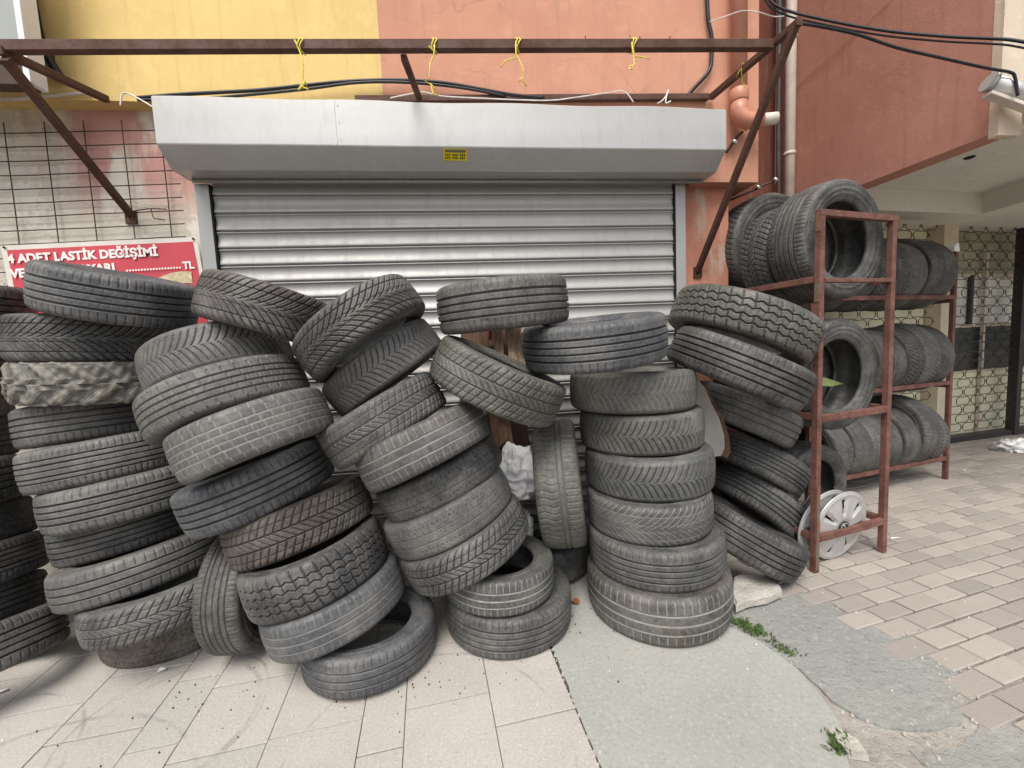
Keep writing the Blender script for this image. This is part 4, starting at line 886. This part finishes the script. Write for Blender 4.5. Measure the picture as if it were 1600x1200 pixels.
# ------------------------------------------------------------------ wheel covers
def wheel_cover(lab, c, nrm, R, spin, emblem=True):
    o = thing('wheel_cover', lab, 'wheel cover', c, 'silver wheel covers'); q_ = Vector(nrm).normalized().to_track_quat('Z', 'Y')
    o.rotation_mode = 'QUATERNION'; o.rotation_quaternion = q_ @ Matrix.Rotation(spin, 3, 'Z').to_quaternion()
    nr_, na = 34, 196; mb = MB(); V = []; H = []
    for j in range(nr_+1):
        r = R*j/nr_
        for i in range(na):
            a = 2*PI*i/na; t = j/nr_; z = .030-.026*t**2.4+.006*math.exp(-((t-.93)/.05)**2)
            f = ((a/(2*PI)*7) % 1)-.5; wd = (.10+.10*(t-.36)/.46) if .36 < t < .82 else 0
            fin = max(0, min(1, (t-.34)/.08))*max(0, min(1, (.84-t)/.06)); sw = f+.10*(t-.5)
            g = math.exp(-(sw/(.17))**2); z -= .012*g*fin; z += .004*math.exp(-((abs(sw)-.22)/.06)**2)*fin
            if t < .26: z -= .006*(t < .24)
            V.append((r*math.cos(a), r*math.sin(a), z))
    F = []
    for j in range(nr_):
        for i in range(na):
            t = (j+.5)/nr_; f = (((i+.5)/na*7) % 1)-.5+.10*(t-.5); wd = .03+.045*(t-.38)/.42
            if .40 < t < .80 and abs(f) < wd*min(1, (t-.38)/.05): continue
            F.append((j*na+i, j*na+(i+1) % na, (j+1)*na+(i+1) % na, (j+1)*na+i))
    mb.add(V, F, True); mb.build('disc', M['hub'], o, False)
    MB().tube([(0, 0, -.012), (0, 0, -.008)], R*.86, 40).build('backing', M['hub_dark'], o)
    MB().tube([(R*.985*math.cos(a), R*.985*math.sin(a), .004) for a in np.linspace(0, 2*PI, 60)[:-1]], .006, 6, True).build('rim', M['hub'], o)
    MB().tube([(0, 0, .022), (0, 0, .030), (0, 0, .0325)], [R*.19, R*.19, R*.17], 28).build('emblem', M['hub_emblem'], o)
    mb = MB()
    for a in (PI/2, PI/2+2*PI/3, PI/2+4*PI/3): mb.tube([(0, 0, .0335), (R*.13*math.cos(a), R*.13*math.sin(a), .0332)], [.006, .002], 6)
    mb.tube([(R*.145*math.cos(a), R*.145*math.sin(a), .033) for a in np.linspace(0, 2*PI, 28)[:-1]], .0022, 5, True); mb.build('emblem_mark', M['hub'], o)
    return o
Rh = .222; g0 = RK(.245, .062, 0); n_ = (-EY-UP*.15+EX*.0).normalized(); upd = (UP-n_*UP.dot(n_)).normalized()
wheel_cover('silver wheel cover with slots leaning behind the lowest bar of the rack', g0+upd*Rh+Vector((0, 0, .004)), n_, Rh, .35)
wheel_cover('second silver wheel cover mostly hidden behind the front one and the rack post', g0+upd*Rh+EY*.05-EX*.05+Vector((0, 0, .004)), n_, Rh, 1.0)
# ------------------------------------------------------------------ weeds, litter
def weed(lab, spots, n, h):
    c = Vector((*spots[0], .0)); mb = MB()
    for k in range(n):
        sx, sy = random.choice(spots); x, y = sx+random.gauss(0, .018), sy+random.gauss(0, .012); a = random.uniform(0, 2*PI); L = h*random.uniform(.5, 1.2); w = random.uniform(.002, .005)
        lean = random.uniform(.2, 1.1); d = Vector((math.cos(a), math.sin(a), 0)); s_ = Vector((-d.y, d.x, 0)); b = Vector((x, y, -.006))
        m1 = b+d*(L*.35*lean)+UP*(L*.55); m2 = b+d*(L*.95*lean)+UP*(L*(.9-.35*lean))
        mb.add([b-s_*w*.4, b+s_*w*.4, m1+s_*w, m1-s_*w, m2], [(0, 1, 2, 3), (3, 2, 4)])
    return tag(mb.build('weed_patch', M['weed'], None, False), lab, 'weeds', 'weeds in the pavement joints')
def gz(x, y): p = on_z(x, y, 0); return (p.x, p.y)
weed('green weeds at the foot of the upright stack beside the stone slab', [gz(1155, 972), gz(1165, 978), gz(1176, 984), gz(1186, 990)], 300, .028)
weed('yellowish weeds along the round concrete edge', [gz(1206, 1002), gz(1222, 1012), gz(1234, 1020)], 90, .022)
weed('tuft of green grass by the broken stone chip', [gz(1308, 1152), gz(1314, 1163), gz(1313, 1172)], 160, .03)
lf = on_z(898, 941, .008); V = [(lf.x+.022*math.cos(a)*(1+.3*math.cos(3*a)), lf.y+.02*math.sin(a), lf.z+.012*math.sin(2*a)+.006) for a in np.linspace(0, 2*PI, 13)[:-1]]
tag(MB().add(V, [tuple(range(12))]).build('dry_leaf', M['leaf_dry'], None, False), 'curled orange brown leaf on the ground between two bottom tyres', 'leaf')
def scrap(lab, x, y, w, h, a):
    c = on_z(x, y, .006); u = Vector((math.cos(a), math.sin(a), 0)); v = Vector((-u.y, u.x, 0))
    tag(MB().prism([c-u*w-v*h, c+u*w-v*h*.8+UP*.004, c+u*w*.9+v*h, c-u*w*.8+v*h*.9+UP*.006], (0, 0, .0012)).build('paper_scrap', M['paper']), lab, 'paper scrap', 'white paper scraps on the pavement')
scrap('white paper scrap on the tiles below the mud tyre stack', 254, 1046, .016, .010, .2)
scrap('white paper scrap at the picture edge below the cut off stack', 3, 1080, .018, .010, .5)
scrap('thin white paper strip on the pavers beside the rack leg', 1400, 841, .035, .004, -.1)
scrap('small white scrap on the pavers before the second rack', 1507, 735, .02, .01, .3)
# ------------------------------------------------------------------ light and colour
W = bpy.data.worlds.new('World'); S.world = W; W.use_nodes = True; nt = W.node_tree
sky = nt.nodes.new('ShaderNodeTexSky'); sky.sky_type = 'NISHITA'; sky.sun_disc = False
SUN_EL, SUN_AZ = math.radians(58), math.radians(200)      # azimuth clockwise from +Y: behind the camera, a little to its left
sky.sun_elevation = SUN_EL; sky.sun_rotation = SUN_AZ; sky.dust_density = 3.0; sky.air_density = 1.0
hs = nt.nodes.new('ShaderNodeHueSaturation'); hs.inputs['Saturation'].default_value = .35      # overcast: nearly grey sky light
nt.links.new(sky.outputs[0], hs.inputs['Color']); nt.links.new(hs.outputs[0], nt.nodes['Background'].inputs[0]); nt.nodes['Background'].inputs[1].default_value = .10
sd = bpy.data.lights.new('sun', 'SUN'); sd.energy = 1.5; sd.angle = math.radians(32); sd.color = (1, .95, .88)
so = bpy.data.objects.new('sun', sd); COL.objects.link(so)
dirv = Vector((math.sin(SUN_AZ)*math.cos(SUN_EL), math.cos(SUN_AZ)*math.cos(SUN_EL), math.sin(SUN_EL)))
so.rotation_mode = 'QUATERNION'; so.rotation_quaternion = dirv.to_track_quat('Z', 'Y'); so.location = dirv*20
S.view_settings.view_transform = 'Standard'; S.view_settings.look = 'None'; S.view_settings.gamma = 1; S.view_settings.exposure = 1.0
S.cycles.max_bounces = 8; S.cycles.use_denoising = True
